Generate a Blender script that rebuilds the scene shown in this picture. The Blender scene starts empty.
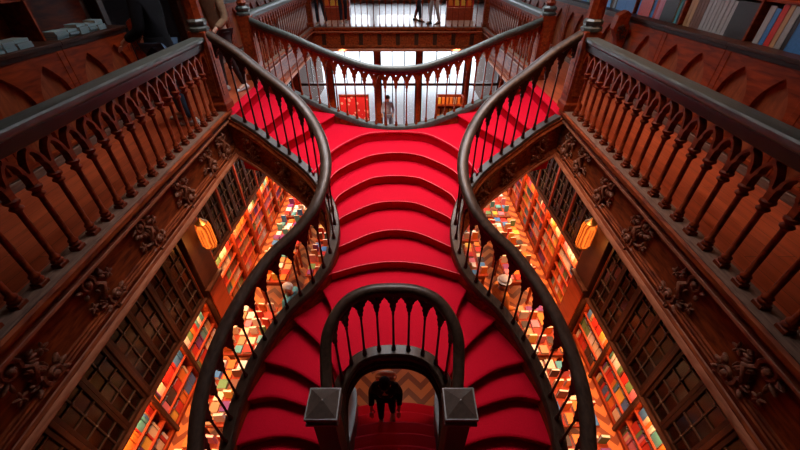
import bpy, bmesh, math, random
from mathutils import Vector, Matrix, Euler
from mathutils.geometry import tessellate_polygon

random.seed(11)
CZ = 6.4                      # camera height; depths d are measured down from it
PI = math.pi
SC = bpy.context.scene
COL = SC.collection
LOC = {}


def P(x, y, d):
    return Vector((x, y, CZ - d))


# ------------------------------------------------------------------ materials
def new_mat(name):
    m = bpy.data.materials.new(name)
    m.use_nodes = True
    nt = m.node_tree
    for n in list(nt.nodes):
        nt.nodes.remove(n)
    out = nt.nodes.new('ShaderNodeOutputMaterial')
    return m, nt, out


def principled(name, c1, c2, rough=0.4, scale=(6, 6, 6), detail=5, metallic=0.0, coat=0.0,
               sheen=0.0, bump=0.0, spec=0.5, nscale=4.0, r2=None, dist=0.6):
    m, nt, out = new_mat(name)
    b = nt.nodes.new('ShaderNodeBsdfPrincipled')
    nt.links.new(b.outputs[0], out.inputs[0])
    tc = nt.nodes.new('ShaderNodeTexCoord')
    mp = nt.nodes.new('ShaderNodeMapping')
    mp.inputs['Scale'].default_value = scale
    nt.links.new(tc.outputs['Object'], mp.inputs[0])
    no = nt.nodes.new('ShaderNodeTexNoise')
    no.inputs['Scale'].default_value = nscale
    no.inputs['Detail'].default_value = detail
    no.inputs['Distortion'].default_value = dist
    nt.links.new(mp.outputs[0], no.inputs['Vector'])
    rp = nt.nodes.new('ShaderNodeValToRGB')
    rp.color_ramp.elements[0].position = 0.32
    rp.color_ramp.elements[1].position = 0.68
    rp.color_ramp.elements[0].color = (*c1, 1)
    rp.color_ramp.elements[1].color = (*c2, 1)
    nt.links.new(no.outputs[0], rp.inputs[0])
    nt.links.new(rp.outputs[0], b.inputs['Base Color'])
    b.inputs['Roughness'].default_value = rough
    if r2 is not None:
        mr = nt.nodes.new('ShaderNodeMapRange')
        mr.inputs[1].default_value = 0.3
        mr.inputs[2].default_value = 0.7
        mr.inputs[3].default_value = rough
        mr.inputs[4].default_value = r2
        nt.links.new(no.outputs[0], mr.inputs[0])
        nt.links.new(mr.outputs[0], b.inputs['Roughness'])
    b.inputs['Metallic'].default_value = metallic
    b.inputs['Specular IOR Level'].default_value = spec
    b.inputs['Coat Weight'].default_value = coat
    b.inputs['Coat Roughness'].default_value = 0.18
    b.inputs['Sheen Weight'].default_value = sheen
    if bump:
        bp = nt.nodes.new('ShaderNodeBump')
        bp.inputs['Strength'].default_value = bump
        bp.inputs['Distance'].default_value = 0.01
        nt.links.new(no.outputs[0], bp.inputs['Height'])
        nt.links.new(bp.outputs[0], b.inputs['Normal'])
    return m


def emission(name, col, strength):
    m, nt, out = new_mat(name)
    e = nt.nodes.new('ShaderNodeEmission')
    e.inputs[0].default_value = (*col, 1)
    e.inputs[1].default_value = strength
    nt.links.new(e.outputs[0], out.inputs[0])
    return m


def glass(name, tint, refl=0.12, rough=0.06):
    m, nt, out = new_mat(name)
    t = nt.nodes.new('ShaderNodeBsdfTransparent')
    t.inputs[0].default_value = (*tint, 1)
    g = nt.nodes.new('ShaderNodeBsdfGlossy')
    g.inputs['Roughness'].default_value = rough
    fr = nt.nodes.new('ShaderNodeFresnel')
    fr.inputs[0].default_value = 1.5
    ad = nt.nodes.new('ShaderNodeMath')
    ad.operation = 'MULTIPLY_ADD'
    ad.inputs[1].default_value = 1.0
    ad.inputs[2].default_value = refl
    ad.use_clamp = True
    mx = nt.nodes.new('ShaderNodeMixShader')
    nt.links.new(fr.outputs[0], ad.inputs[0])
    nt.links.new(ad.outputs[0], mx.inputs[0])
    nt.links.new(t.outputs[0], mx.inputs[1])
    nt.links.new(g.outputs[0], mx.inputs[2])
    nt.links.new(mx.outputs[0], out.inputs[0])
    return m


M = {}
M['wood'] = principled('mahogany', (0.12, 0.014, 0.003), (0.30, 0.044, 0.008), 0.42, (5, 0.8, 5), coat=0.0, spec=0.16, bump=0.06, r2=0.5)
M['wood_panel'] = principled('mahogany_panel', (0.11, 0.016, 0.004), (0.34, 0.064, 0.013), 0.55, (4, 1.0, 5), spec=0.12, bump=0.1, nscale=5)
M['wood_red'] = principled('red_mahogany', (0.22, 0.028, 0.009), (0.36, 0.052, 0.015), 0.36, (5, 0.7, 5), coat=0.12)
M['wood_dark'] = principled('dark_oak', (0.020, 0.006, 0.003), (0.05, 0.017, 0.008), 0.42, (5, 1.5, 5), coat=0.04, spec=0.28, bump=0.05, r2=0.5)
M['rail'] = principled('worn_rail_varnish', (0.030, 0.034, 0.030), (0.075, 0.085, 0.074), 0.36, (9, 1.2, 9), coat=0.15, bump=0.08, r2=0.55)
M['rail_dark'] = principled('dark_rail_varnish', (0.022, 0.012, 0.008), (0.06, 0.033, 0.021), 0.34, (9, 1.5, 9), coat=0.08, spec=0.4, bump=0.05, r2=0.5)
M['ledge'] = principled('worn_ledge_wood', (0.10, 0.05, 0.033), (0.22, 0.12, 0.08), 0.55, (12, 2, 12), bump=0.15, r2=0.65, spec=.3)
M['carpet'] = principled('red_carpet', (0.42, 0.0012, 0.013), (0.50, 0.0020, 0.018), 0.7, (1, 1, 1), nscale=90, detail=3, bump=0.2, spec=0.06)
M['highlight_trim'] = principled('highlight_moulding', (0.30, 0.080, 0.032), (0.52, 0.17, 0.075), 0.5, (8, 1.5, 8), bump=0.1, spec=.25)  # paler wood paints in the light caught along the mouldings
M['nosing'] = principled('carpet_edge_highlight', (0.70, 0.06, 0.09), (0.85, 0.14, 0.17), 0.6, (20, 20, 20), spec=.2)  # pinkish colour paints the grazing highlight on the step edges
M['void'] = principled('doorway_darkness', (0.006, 0.006, 0.008), (0.010, 0.009, 0.009), 0.9, spec=.03)  # near-black colour stands in for the darkness of the left doorway
M['door'] = principled('near_black_oak', (0.010, 0.0035, 0.002), (0.026, 0.009, 0.005), 0.45, (5, 1.5, 5), spec=.3)
M['recess'] = principled('recess_wood', (0.17, 0.035, 0.010), (0.34, 0.085, 0.026), 0.5, (4, 4, 1.0), spec=.25)
M['carved'] = principled('carved_wood', (0.13, 0.035, 0.014), (0.32, 0.10, 0.045), 0.5, (14, 14, 14), bump=0.15, spec=.35)
M['cap'] = principled('newel_cap_lacquer', (0.05, 0.035, 0.028), (0.085, 0.06, 0.048), 0.3, (6, 6, 6), coat=0.5)
M['cap_edge'] = principled('cap_edge_sheen', (0.10, 0.09, 0.085), (0.16, 0.15, 0.14), 0.4, (6, 6, 6))  # lighter grey paints the reflection on the polished cap edge
M['brass'] = principled('old_brass', (0.22, 0.12, 0.04), (0.4, 0.24, 0.09), 0.35, metallic=1.0)
M['plaster'] = principled('brown_plaster', (0.10, 0.06, 0.045), (0.15, 0.09, 0.065), 0.85, bump=0.1)
M['ceil'] = principled('dark_ceiling_wood', (0.04, 0.02, 0.014), (0.07, 0.035, 0.022), 0.7)
M['paper'] = principled('book_pages', (0.66, 0.58, 0.44), (0.78, 0.70, 0.55), 0.85, (2, 2, 60))
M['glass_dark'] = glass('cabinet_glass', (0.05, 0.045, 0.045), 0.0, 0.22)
M['glass_clear'] = glass('window_glass', (0.95, 0.97, 1.0), 0.0, 0.03)
M['amber'] = emission('lit_amber_glass', (1.0, 0.13, 0.012), 1.5)
_nt = M['amber'].node_tree
_em = [n for n in _nt.nodes if n.type == 'EMISSION'][0]
_tc = _nt.nodes.new('ShaderNodeTexCoord')
_wv = _nt.nodes.new('ShaderNodeTexWave')
_wv.bands_direction = 'Y'
_wv.inputs['Scale'].default_value = 7
_wv.inputs['Distortion'].default_value = 1.5
_rp = _nt.nodes.new('ShaderNodeValToRGB')
_rp.color_ramp.elements[0].color = (.35, .03, .003, 1)
_rp.color_ramp.elements[1].color = (1, .20, .02, 1)
_nt.links.new(_tc.outputs['Object'], _wv.inputs['Vector'])
_nt.links.new(_wv.outputs[0], _rp.inputs[0])
_nt.links.new(_rp.outputs[0], _em.inputs[0])
M['bulb'] = emission('lit_bulb', (1.0, 0.36, 0.09), 14.0)
M['lead'] = principled('lead_came', (0.016, 0.011, 0.010), (0.03, 0.02, 0.018), 0.35)
M['street'] = principled('pale_paving', (0.5, 0.5, 0.5), (0.62, 0.62, 0.6), 0.8)
M['skin'] = principled('skin', (0.42, 0.22, 0.15), (0.5, 0.28, 0.19), 0.5)
M['white_cloth'] = principled('white_fabric', (0.62, 0.62, 0.62), (0.74, 0.74, 0.74), 0.85)


def floor_boards(name, c1, c2, rough, along='Y', plank=0.12, length=1.4):
    m, nt, out = new_mat(name)
    b = nt.nodes.new('ShaderNodeBsdfPrincipled')
    nt.links.new(b.outputs[0], out.inputs[0])
    tc = nt.nodes.new('ShaderNodeTexCoord')
    mp = nt.nodes.new('ShaderNodeMapping')
    if along == 'Y':
        mp.inputs['Rotation'].default_value = (0, 0, PI / 2)
    nt.links.new(tc.outputs['Object'], mp.inputs[0])
    br = nt.nodes.new('ShaderNodeTexBrick')
    br.inputs['Scale'].default_value = 1.0
    br.inputs['Brick Width'].default_value = length
    br.inputs['Row Height'].default_value = plank
    br.inputs['Mortar Size'].default_value = 0.003
    br.inputs['Color1'].default_value = (*c1, 1)
    br.inputs['Color2'].default_value = (*c2, 1)
    br.inputs['Mortar'].default_value = (c1[0] * .3, c1[1] * .3, c1[2] * .3, 1)
    nt.links.new(mp.outputs[0], br.inputs['Vector'])
    no = nt.nodes.new('ShaderNodeTexNoise')
    no.inputs['Scale'].default_value = 3
    no.inputs['Detail'].default_value = 6
    mp2 = nt.nodes.new('ShaderNodeMapping')
    mp2.inputs['Scale'].default_value = (6, 0.7, 1)
    nt.links.new(tc.outputs['Object'], mp2.inputs[0])
    nt.links.new(mp2.outputs[0], no.inputs['Vector'])
    mx = nt.nodes.new('ShaderNodeMix')
    mx.data_type = 'RGBA'
    mx.blend_type = 'MULTIPLY'
    mx.inputs[0].default_value = 0.7
    rp = nt.nodes.new('ShaderNodeValToRGB')
    rp.color_ramp.elements[0].position = 0.3
    rp.color_ramp.elements[0].color = (0.45, 0.4, 0.4, 1)
    rp.color_ramp.elements[1].position = 0.65
    nt.links.new(no.outputs[0], rp.inputs[0])
    nt.links.new(br.outputs[0], mx.inputs[6])
    nt.links.new(rp.outputs[0], mx.inputs[7])
    nt.links.new(mx.outputs[2], b.inputs['Base Color'])
    b.inputs['Roughness'].default_value = rough
    b.inputs['Coat Weight'].default_value = 0.25
    return m


def chevron_floor(name):
    m, nt, out = new_mat(name)
    b = nt.nodes.new('ShaderNodeBsdfPrincipled')
    nt.links.new(b.outputs[0], out.inputs[0])
    tc = nt.nodes.new('ShaderNodeTexCoord')
    sp = nt.nodes.new('ShaderNodeSeparateXYZ')
    nt.links.new(tc.outputs['Object'], sp.inputs[0])

    def mth(op, a, bb=None):
        n = nt.nodes.new('ShaderNodeMath')
        n.operation = op
        for i, q in enumerate((a, bb)):
            if q is None:
                continue
            if isinstance(q, (int, float)):
                n.inputs[i].default_value = q
            else:
                nt.links.new(q, n.inputs[i])
        return n.outputs[0]
    fx = mth('ABSOLUTE', mth('SUBTRACT', mth('FRACT', mth('MULTIPLY', sp.outputs[0], 2.2)), 0.5))
    v = mth('FRACT', mth('MULTIPLY', mth('ADD', sp.outputs[1], mth('MULTIPLY', fx, 0.45)), 3.2))
    st = mth('GREATER_THAN', v, 0.55)
    mx = nt.nodes.new('ShaderNodeMix')
    mx.data_type = 'RGBA'
    mx.inputs[6].default_value = (0.42, 0.13, 0.035, 1)
    mx.inputs[7].default_value = (0.16, 0.038, 0.012, 1)
    nt.links.new(st, mx.inputs[0])
    nt.links.new(mx.outputs[2], b.inputs['Base Color'])
    b.inputs['Roughness'].default_value = 0.35
    return m


M['floor'] = chevron_floor('chevron_parquet')
M['gfloor'] = floor_boards('red_boards', (0.36, 0.062, 0.018), (0.46, 0.088, 0.027), 0.36, 'Y', 0.14, 2.2)
M['ffloor'] = floor_boards('worn_boards', (0.34, 0.25, 0.25), (0.44, 0.34, 0.33), 0.45, 'Y', 0.14, 2.2)


def damask(name):
    m, nt, out = new_mat(name)
    b = nt.nodes.new('ShaderNodeBsdfPrincipled')
    nt.links.new(b.outputs[0], out.inputs[0])
    tc = nt.nodes.new('ShaderNodeTexCoord')
    vo = nt.nodes.new('ShaderNodeTexVoronoi')
    vo.inputs['Scale'].default_value = 6
    nt.links.new(tc.outputs['Object'], vo.inputs['Vector'])
    rp = nt.nodes.new('ShaderNodeValToRGB')
    rp.color_ramp.interpolation = 'CONSTANT'
    rp.color_ramp.elements[0].color = (0.8, 0.35, 0.3, 1)
    rp.color_ramp.elements[1].position = 0.3
    rp.color_ramp.elements[1].color = (0.6, 0.01, 0.015, 1)
    nt.links.new(vo.outputs['Distance'], rp.inputs[0])
    nt.links.new(rp.outputs[0], b.inputs['Base Color'])
    b.inputs['Roughness'].default_value = 0.7
    return m


M['damask'] = damask('red_white_pattern')

COLOURS = {
    'red': (0.55, 0.03, 0.02), 'orange': (0.72, 0.20, 0.03), 'yellow': (0.75, 0.48, 0.07),
    'cream': (0.72, 0.60, 0.40), 'white': (0.78, 0.74, 0.66), 'tan': (0.45, 0.25, 0.11),
    'brown': (0.16, 0.06, 0.03), 'blue': (0.05, 0.20, 0.48), 'teal': (0.08, 0.34, 0.36),
    'black': (0.03, 0.025, 0.025), 'purple': (0.16, 0.04, 0.20), 'pink': (0.66, 0.20, 0.26),
    'green': (0.12, 0.26, 0.10), 'grey': (0.34, 0.34, 0.34),
}
for k, c in COLOURS.items():
    M['cover_' + k] = principled('cover_' + k, tuple(v * 0.85 for v in c), tuple(min(1, v * 1.12) for v in c), 0.45, (3, 3, 3))
M['cover_pale_blue'] = principled('cover_pale_blue', (0.16, 0.27, 0.30), (0.25, 0.37, 0.39), 0.5)


# ------------------------------------------------------------------ mesh building
class MB:
    def __init__(s):
        s.v, s.f, s.mi = [], [], []
        s.cur = 0

    def add(s, vs, fs):
        o = len(s.v)
        s.v += [Vector(p) for p in vs]
        s.f += [tuple(i + o for i in f) for f in fs]
        s.mi += [s.cur] * len(fs)

    def box(s, x0, x1, y0, y1, z0, z1):
        vs = [(x, y, z) for x in (x0, x1) for y in (y0, y1) for z in (z0, z1)]
        s.add(vs, [(0, 1, 3, 2), (4, 6, 7, 5), (0, 4, 5, 1), (2, 3, 7, 6), (0, 2, 6, 4), (1, 5, 7, 3)])

    def lathe(s, c, prof, n=12, a0=0.0):
        c = Vector(c)
        vs, fs = [], []
        for r, z in prof:
            for i in range(n):
                a = a0 + 2 * PI * i / n
                vs.append(c + Vector((r * math.cos(a), r * math.sin(a), z)))
        m = len(prof)
        for j in range(m - 1):
            for i in range(n):
                fs.append((j * n + i, j * n + (i + 1) % n, (j + 1) * n + (i + 1) % n, (j + 1) * n + i))
        fs.append(tuple(range(n - 1, -1, -1)))
        fs.append(tuple((m - 1) * n + i for i in range(n)))
        s.add(vs, fs)

    def square(s, c, prof, rz=0.0):      # a square-section turned post: prof of (half width, z)
        s.lathe(c, [(r * math.sqrt(2), z) for r, z in prof], 4, PI / 4 + rz)

    def ring_rows(s, rows, closed=True, cap=True):
        n = len(rows[0])
        vs = [p for r in rows for p in r]
        fs = []
        for j in range(len(rows) - 1):
            for i in range(n if closed else n - 1):
                fs.append((j * n + i, j * n + (i + 1) % n, (j + 1) * n + (i + 1) % n, (j + 1) * n + i))
        if cap:
            fs.append(tuple(range(n - 1, -1, -1)))
            fs.append(tuple((len(rows) - 1) * n + i for i in range(n)))
        s.add(vs, fs)

    def sweep(s, samples, prof):
        rows = []
        for i, (p, T, N) in enumerate(samples):
            pr = prof(i / max(1, len(samples) - 1)) if callable(prof) else prof
            rows.append([p + N * a + Vector((0, 0, z)) for a, z in pr])
        # cap ends with triangulated profile
        s.ring_rows(rows, True, False)
        for k, r in ((0, rows[0]), (1, rows[-1])):
            pr = prof(float(k)) if callable(prof) else prof
            tris = tessellate_polygon([[Vector((a, z, 0)) for a, z in pr]])
            s.add(r, [tuple(t) for t in tris])

    def tube(s, pts, rad, n=6):
        pts = [Vector(p) for p in pts]
        if not hasattr(rad, '__len__'):
            rad = [rad] * len(pts)
        rows = []
        ref = None
        for i, p in enumerate(pts):
            t = (pts[min(i + 1, len(pts) - 1)] - pts[max(i - 1, 0)]).normalized()
            if ref is None:
                ref = Vector((0, 0, 1)) if abs(t.z) < 0.9 else Vector((1, 0, 0))
            a = t.cross(ref).normalized()
            b = a.cross(t).normalized()
            ref = b
            rows.append([p + (a * math.cos(2 * PI * k / n) + b * math.sin(2 * PI * k / n)) * rad[i] for k in range(n)])
        s.ring_rows(rows)

    def ball(s, c, r, n=8, m=6, rot=None):
        c = Vector(c)
        if not hasattr(r, '__len__'):
            r = (r, r, r)
        vs, fs = [], []
        for j in range(1, m):
            ph = PI * j / m
            for i in range(n):
                a = 2 * PI * i / n
                q = Vector((r[0] * math.sin(ph) * math.cos(a), r[1] * math.sin(ph) * math.sin(a), r[2] * math.cos(ph)))
                vs.append(q)
        vs += [Vector((0, 0, r[2])), Vector((0, 0, -r[2]))]
        for j in range(m - 2):
            for i in range(n):
                fs.append((j * n + i, (j + 1) * n + i, (j + 1) * n + (i + 1) % n, j * n + (i + 1) % n))
        t, bt = len(vs) - 2, len(vs) - 1
        for i in range(n):
            fs.append((t, i, (i + 1) % n))
            fs.append((bt, (m - 2) * n + (i + 1) % n, (m - 2) * n + i))
        if rot is not None:
            vs = [rot @ q for q in vs]
        s.add([c + q for q in vs], fs)

    def plate(s, contours, depth, fn):
        """flat outline with holes, thickened, each point placed by fn(u, v, w)"""
        pts = [p for c in contours for p in c]
        tris = tessellate_polygon([[Vector((u, v, 0)) for u, v in c] for c in contours])
        n = len(pts)
        vs = [fn(u, v, depth / 2) for u, v in pts] + [fn(u, v, -depth / 2) for u, v in pts]
        fs = [tuple(t) for t in tris] + [tuple(i + n for i in reversed(t)) for t in tris]
        o = 0
        for c in contours:
            for i in range(len(c)):
                a, b = o + i, o + (i + 1) % len(c)
                fs.append((a, b, b + n, a + n))
            o += len(c)
        s.add(vs, fs)

    def prism(s, outline, z1, z0):
        n = len(outline)
        tris = tessellate_polygon([[Vector((x, y, 0)) for x, y in outline]])
        vs = [(x, y, z1) for x, y in outline] + [(x, y, z0) for x, y in outline]
        fs = [tuple(t) for t in tris] + [tuple(i + n for i in reversed(t)) for t in tris]
        fs += [(i, (i + 1) % n, (i + 1) % n + n, i + n) for i in range(n)]
        s.add(vs, fs)

    def mirrored(s):
        m = MB()
        m.v = [Vector((-p.x, p.y, p.z)) for p in s.v]
        m.f = [tuple(reversed(f)) for f in s.f]
        m.mi = list(s.mi)
        return m

    def mesh(s, name, mats, off=Vector((0, 0, 0)), smooth=None):
        me = bpy.data.meshes.new(name)
        me.from_pydata([tuple(p - off) for p in s.v], [], s.f)
        for m in (mats if isinstance(mats, (list, tuple)) else [mats]):
            me.materials.append(m)
        for p, i in zip(me.polygons, s.mi):
            p.material_index = i
        bm = bmesh.new()
        bm.from_mesh(me)
        bmesh.ops.recalc_face_normals(bm, faces=bm.faces)
        bm.to_mesh(me)
        bm.free()
        if smooth:
            for p in me.polygons:
                p.use_smooth = True
            me.set_sharp_from_angle(angle=math.radians(smooth))
        return me

    def build(s, name, mats, parent=None, smooth=35, bevel=0.0, loc=None):
        off = LOC.get(parent.name, Vector((0, 0, 0))) if parent else Vector((0, 0, 0))
        o_loc = Vector(loc) if loc is not None else off
        me = s.mesh(name, mats, o_loc, smooth)
        o = bpy.data.objects.new(name, me)
        COL.objects.link(o)
        o.location = o_loc - off
        LOC[o.name] = o_loc
        if parent:
            o.parent = parent
        if bevel:
            b = o.modifiers.new('bevel', 'BEVEL')
            b.width = bevel
            b.segments = 1
            b.limit_method = 'ANGLE'
        return o


def tag(o, label, cat, group=None, kind=None):
    if label:
        o['label'] = label
    if cat:
        o['category'] = cat
    if group:
        o['group'] = group
    if kind:
        o['kind'] = kind
    return o


def thing(name, loc, label, cat, group=None, kind=None):
    o = bpy.data.objects.new(name, None)
    COL.objects.link(o)
    o.location = loc
    o.empty_display_size = 0.1
    LOC[o.name] = Vector(loc)
    return tag(o, label, cat, group, kind)


def inst(name, me, pos, parent, rz=0.0):
    o = bpy.data.objects.new(name, me)
    COL.objects.link(o)
    o.location = Vector(pos) - LOC[parent.name]
    o.rotation_euler = (0, 0, rz)
    o.parent = parent
    LOC[o.name] = Vector(pos)
    return o


class Path:
    def __init__(s, pts, per=16):
        pts = [Vector(p) for p in pts]
        ext = [pts[0] * 2 - pts[1]] + pts + [pts[-1] * 2 - pts[-2]]
        s.p = []
        for i in range(1, len(ext) - 2):
            a, b, c, d = ext[i - 1:i + 3]
            for k in range(per):
                t = k / per
                s.p.append(0.5 * ((2 * b) + (c - a) * t + (2 * a - 5 * b + 4 * c - d) * t * t + (3 * b - a - 3 * c + d) * t ** 3))
        s.p.append(pts[-1])
        s.l = [0.0]
        for a, b in zip(s.p, s.p[1:]):
            s.l.append(s.l[-1] + math.hypot(b.x - a.x, b.y - a.y))
        s.L = s.l[-1]

    def at(s, u):
        u = min(max(u, 0), s.L)
        lo, hi = 0, len(s.l) - 1
        while hi - lo > 1:
            m = (lo + hi) // 2
            if s.l[m] <= u:
                lo = m
            else:
                hi = m
        t = (u - s.l[lo]) / max(1e-9, s.l[hi] - s.l[lo])
        return s.p[lo].lerp(s.p[hi], t)

    def frame(s, u):
        p = s.at(u)
        e = 0.03
        T = s.at(u + e) - s.at(u - e)
        T.z = 0
        T.normalize()
        return p, T, Vector((-T.y, T.x, 0))

    def samples(s, n, u0=0.0, u1=None):
        u1 = s.L if u1 is None else u1
        return [s.frame(u0 + (u1 - u0) * i / (n - 1)) for i in range(n)]


def curve2(pts, n=24):
    """smooth plan curve through points, n+1 samples"""
    p = Path([Vector((x, y, 0)) for x, y in pts])
    return [(q.x, q.y) for q in (p.at(p.L * i / n) for i in range(n + 1))]


# ------------------------------------------------------------------ balusters
def gallery_baluster_mesh():
    b = MB()
    b.square((0, 0, 0), [(0.038, 0), (0.038, 0.028), (0.03, 0.034)])
    b.lathe((0, 0, 0), [(0.03, 0.03), (0.041, 0.045), (0.041, 0.055), (0.03, 0.066), (0.037, 0.08), (0.037, 0.088), (0.022, 0.105), (0.0215, 0.3),
                        (0.020, 0.49), (0.026, 0.505), (0.042, 0.52), (0.042, 0.53), (0.028, 0.542), (0.028, 0.552), (0.048, 0.57), (0.048, 0.587), (0.03, 0.6)], 10)
    return b.mesh('gallery_baluster', M['wood'], smooth=50)


def stair_baluster_mesh(h=0.70):
    b = MB()
    b.lathe((0, 0, 0), [(0.027, 0), (0.027, 0.03), (0.018, 0.045), (0.024, 0.062), (0.014, 0.085), (0.0125, 0.3), (0.0115, h - 0.1),
                        (0.017, h - 0.085), (0.012, h - 0.07), (0.016, h - 0.045), (0.027, h - 0.025), (0.024, h), (0.018, h + 0.02)], 8)
    return b.mesh('stair_baluster', M['wood_dark'], smooth=50)


GB = gallery_baluster_mesh()
SB = stair_baluster_mesh()
SBR = stair_baluster_mesh()
SBR.materials[0] = M['wood']


def stair_panel(b):
    h = b / 2
    half = [(0.017, 0.69), (0.017, 0.715), (0.34 * h + .006, 0.735), (0.27 * h + .004, 0.762), (0.40 * h, 0.79), (0.60 * h, 0.80), (0.64 * h, 0.83),
            (0.84 * h, 0.848), (h, 0.872), (h, 0.94)]
    out = half + [(-u, v) for u, v in reversed(half)]
    r = 0.016
    hole = [(0, 0.868 - r * 1.2), (r, 0.868 + .2 * r), (r * .6, 0.868 + r), (0, 0.868 + .5 * r), (-r * .6, 0.868 + r), (-r, 0.868 + .2 * r)]
    return [out, hole]


def gallery_panel(b):
    h = b / 2
    a, v0, hh = h - .024, .605, .195

    def wid(t):
        return (1 - t ** 2.4) ** .68
    half = [(0.024, 0.585)]
    for i in range(11):
        t = i / 10
        cusp = .013 * math.exp(-((t - .52) / .09) ** 2)
        half.append((h - a * wid(t) + cusp * (1 if t < .95 else 0), v0 + hh * t))
    half.append((h, 0.87))
    out = half + [(-u, v) for u, v in reversed(half)]
    side = []
    for i in range(3, 11):
        t = i / 10
        u = h - (a + .012) * wid(t) - .004
        if u > .005:
            side.append((min(u, h - .012), v0 + .022 + hh * t))
    hole = [(0, side[0][1] - .01)] + side + [(h - .012, .838)] + [(-h + .012, .838)] + [(-u, v) for u, v in reversed(side)]
    return [out, hole]


RAIL_STAIR = [(-0.055, 0.915), (-0.045, 0.905), (0.045, 0.905), (0.055, 0.915), (0.055, 0.94), (0.072, 0.95), (0.078, 0.98), (0.062, 1.01),
              (0.026, 1.026), (-0.026, 1.026), (-0.062, 1.01), (-0.078, 0.98), (-0.072, 0.95), (-0.055, 0.94)]
RAIL_STAIR = [(a * .9, z) for a, z in RAIL_STAIR]
RAIL_SLIM = [(a * .76, z) for a, z in RAIL_STAIR]
RAIL_GALLERY = [(-0.06, 0.935), (0.06, 0.935), (0.08, 0.95), (0.088, 0.965), (0.088, 0.995), (0.075, 1.008), (-0.075, 1.008), (-0.088, 0.995), (-0.088, 0.965), (-0.08, 0.95)]
RAIL_UNDER = [(-0.04, 0.845), (0.04, 0.845), (0.05, 0.86), (0.05, 0.90), (0.06, 0.915), (0.06, 0.936), (-0.06, 0.936), (-0.06, 0.915), (-0.05, 0.90), (-0.05, 0.86)]
CURB = [(-0.07, -0.09), (0.07, -0.09), (0.07, -0.02), (0.055, 0.0), (-0.055, 0.0), (-0.07, -0.02)]


def balustrade(name, label, path, spacing, style, mirror=False, group=None, rail_mat=None, wood=None, cat='balustrade',
               bal=None, curb=True, u0=0.0, u1=None, seg=80, rail=None, hs=None):
    u1 = path.L if u1 is None else u1
    root_p = path.at((u0 + u1) / 2)
    if mirror:
        root_p = Vector((-root_p.x, root_p.y, root_p.z))
    t = thing(name, root_p, label, cat, group)
    wood = wood or M['wood_dark']
    rail_mat = rail_mat or M['rail_dark']
    sm = path.samples(seg, u0, u1)

    def put(mb, nm, mat, smooth=40):
        return (mb.mirrored() if mirror else mb).build(nm, mat, t, smooth)
    r = MB()
    hs = hs or (lambda t: 1.0)
    rp = rail or (RAIL_GALLERY if style == 'gallery' else RAIL_STAIR)
    r.sweep(sm, lambda t: [(x_, z_ - .97 + .97 * hs(t)) for x_, z_ in rp])
    put(r, 'handrail', rail_mat)
    if style == 'gallery':
        r = MB()
        r.sweep(sm, RAIL_UNDER)
        put(r, 'rail_moulding', M['door'])  # near-black wood paints the shade under the handrail
    if curb:
        c = MB()
        c.sweep(sm, CURB)
        put(c, 'bottom_rail', M['rail_dark'] if curb is True else curb)
    n = max(2, round((u1 - u0) / spacing))
    b = (u1 - u0) / n
    a = MB()
    if style == 'gallery':
        cont, dep = gallery_panel(b), 0.06
    else:
        cont, dep = stair_panel(b), 0.036
    for i in range(n + 1):
        uc = u0 + i * b
        cs = cont
        if i in (0, n):
            sg = 1 if i == 0 else -1
            cs = [[(max(0, u * sg) * sg, v) for u, v in cont[0]]]

        def fn(u, v, w, uc=uc):
            p, T, N = path.frame(uc + u)
            return p + N * w + Vector((0, 0, v - .97 + .97 * hs((uc + u - u0) / (u1 - u0))))
        a.plate(cs, dep, fn)
    put(a, 'arcade', wood, 30)
    me = bal or (GB if style == 'gallery' else SB)
    for i in range(1, n):
        p, T, N = path.frame(u0 + i * b)
        rz = math.atan2(T.y, T.x)
        if mirror:
            p = Vector((-p.x, p.y, p.z))
            rz = -rz
        bo = inst('baluster', me, p, t, rz)
        bo.scale.z = (.71 - .97 + .97 * hs(i / n)) / .71 if style != 'gallery' else 1
    return t


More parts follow.
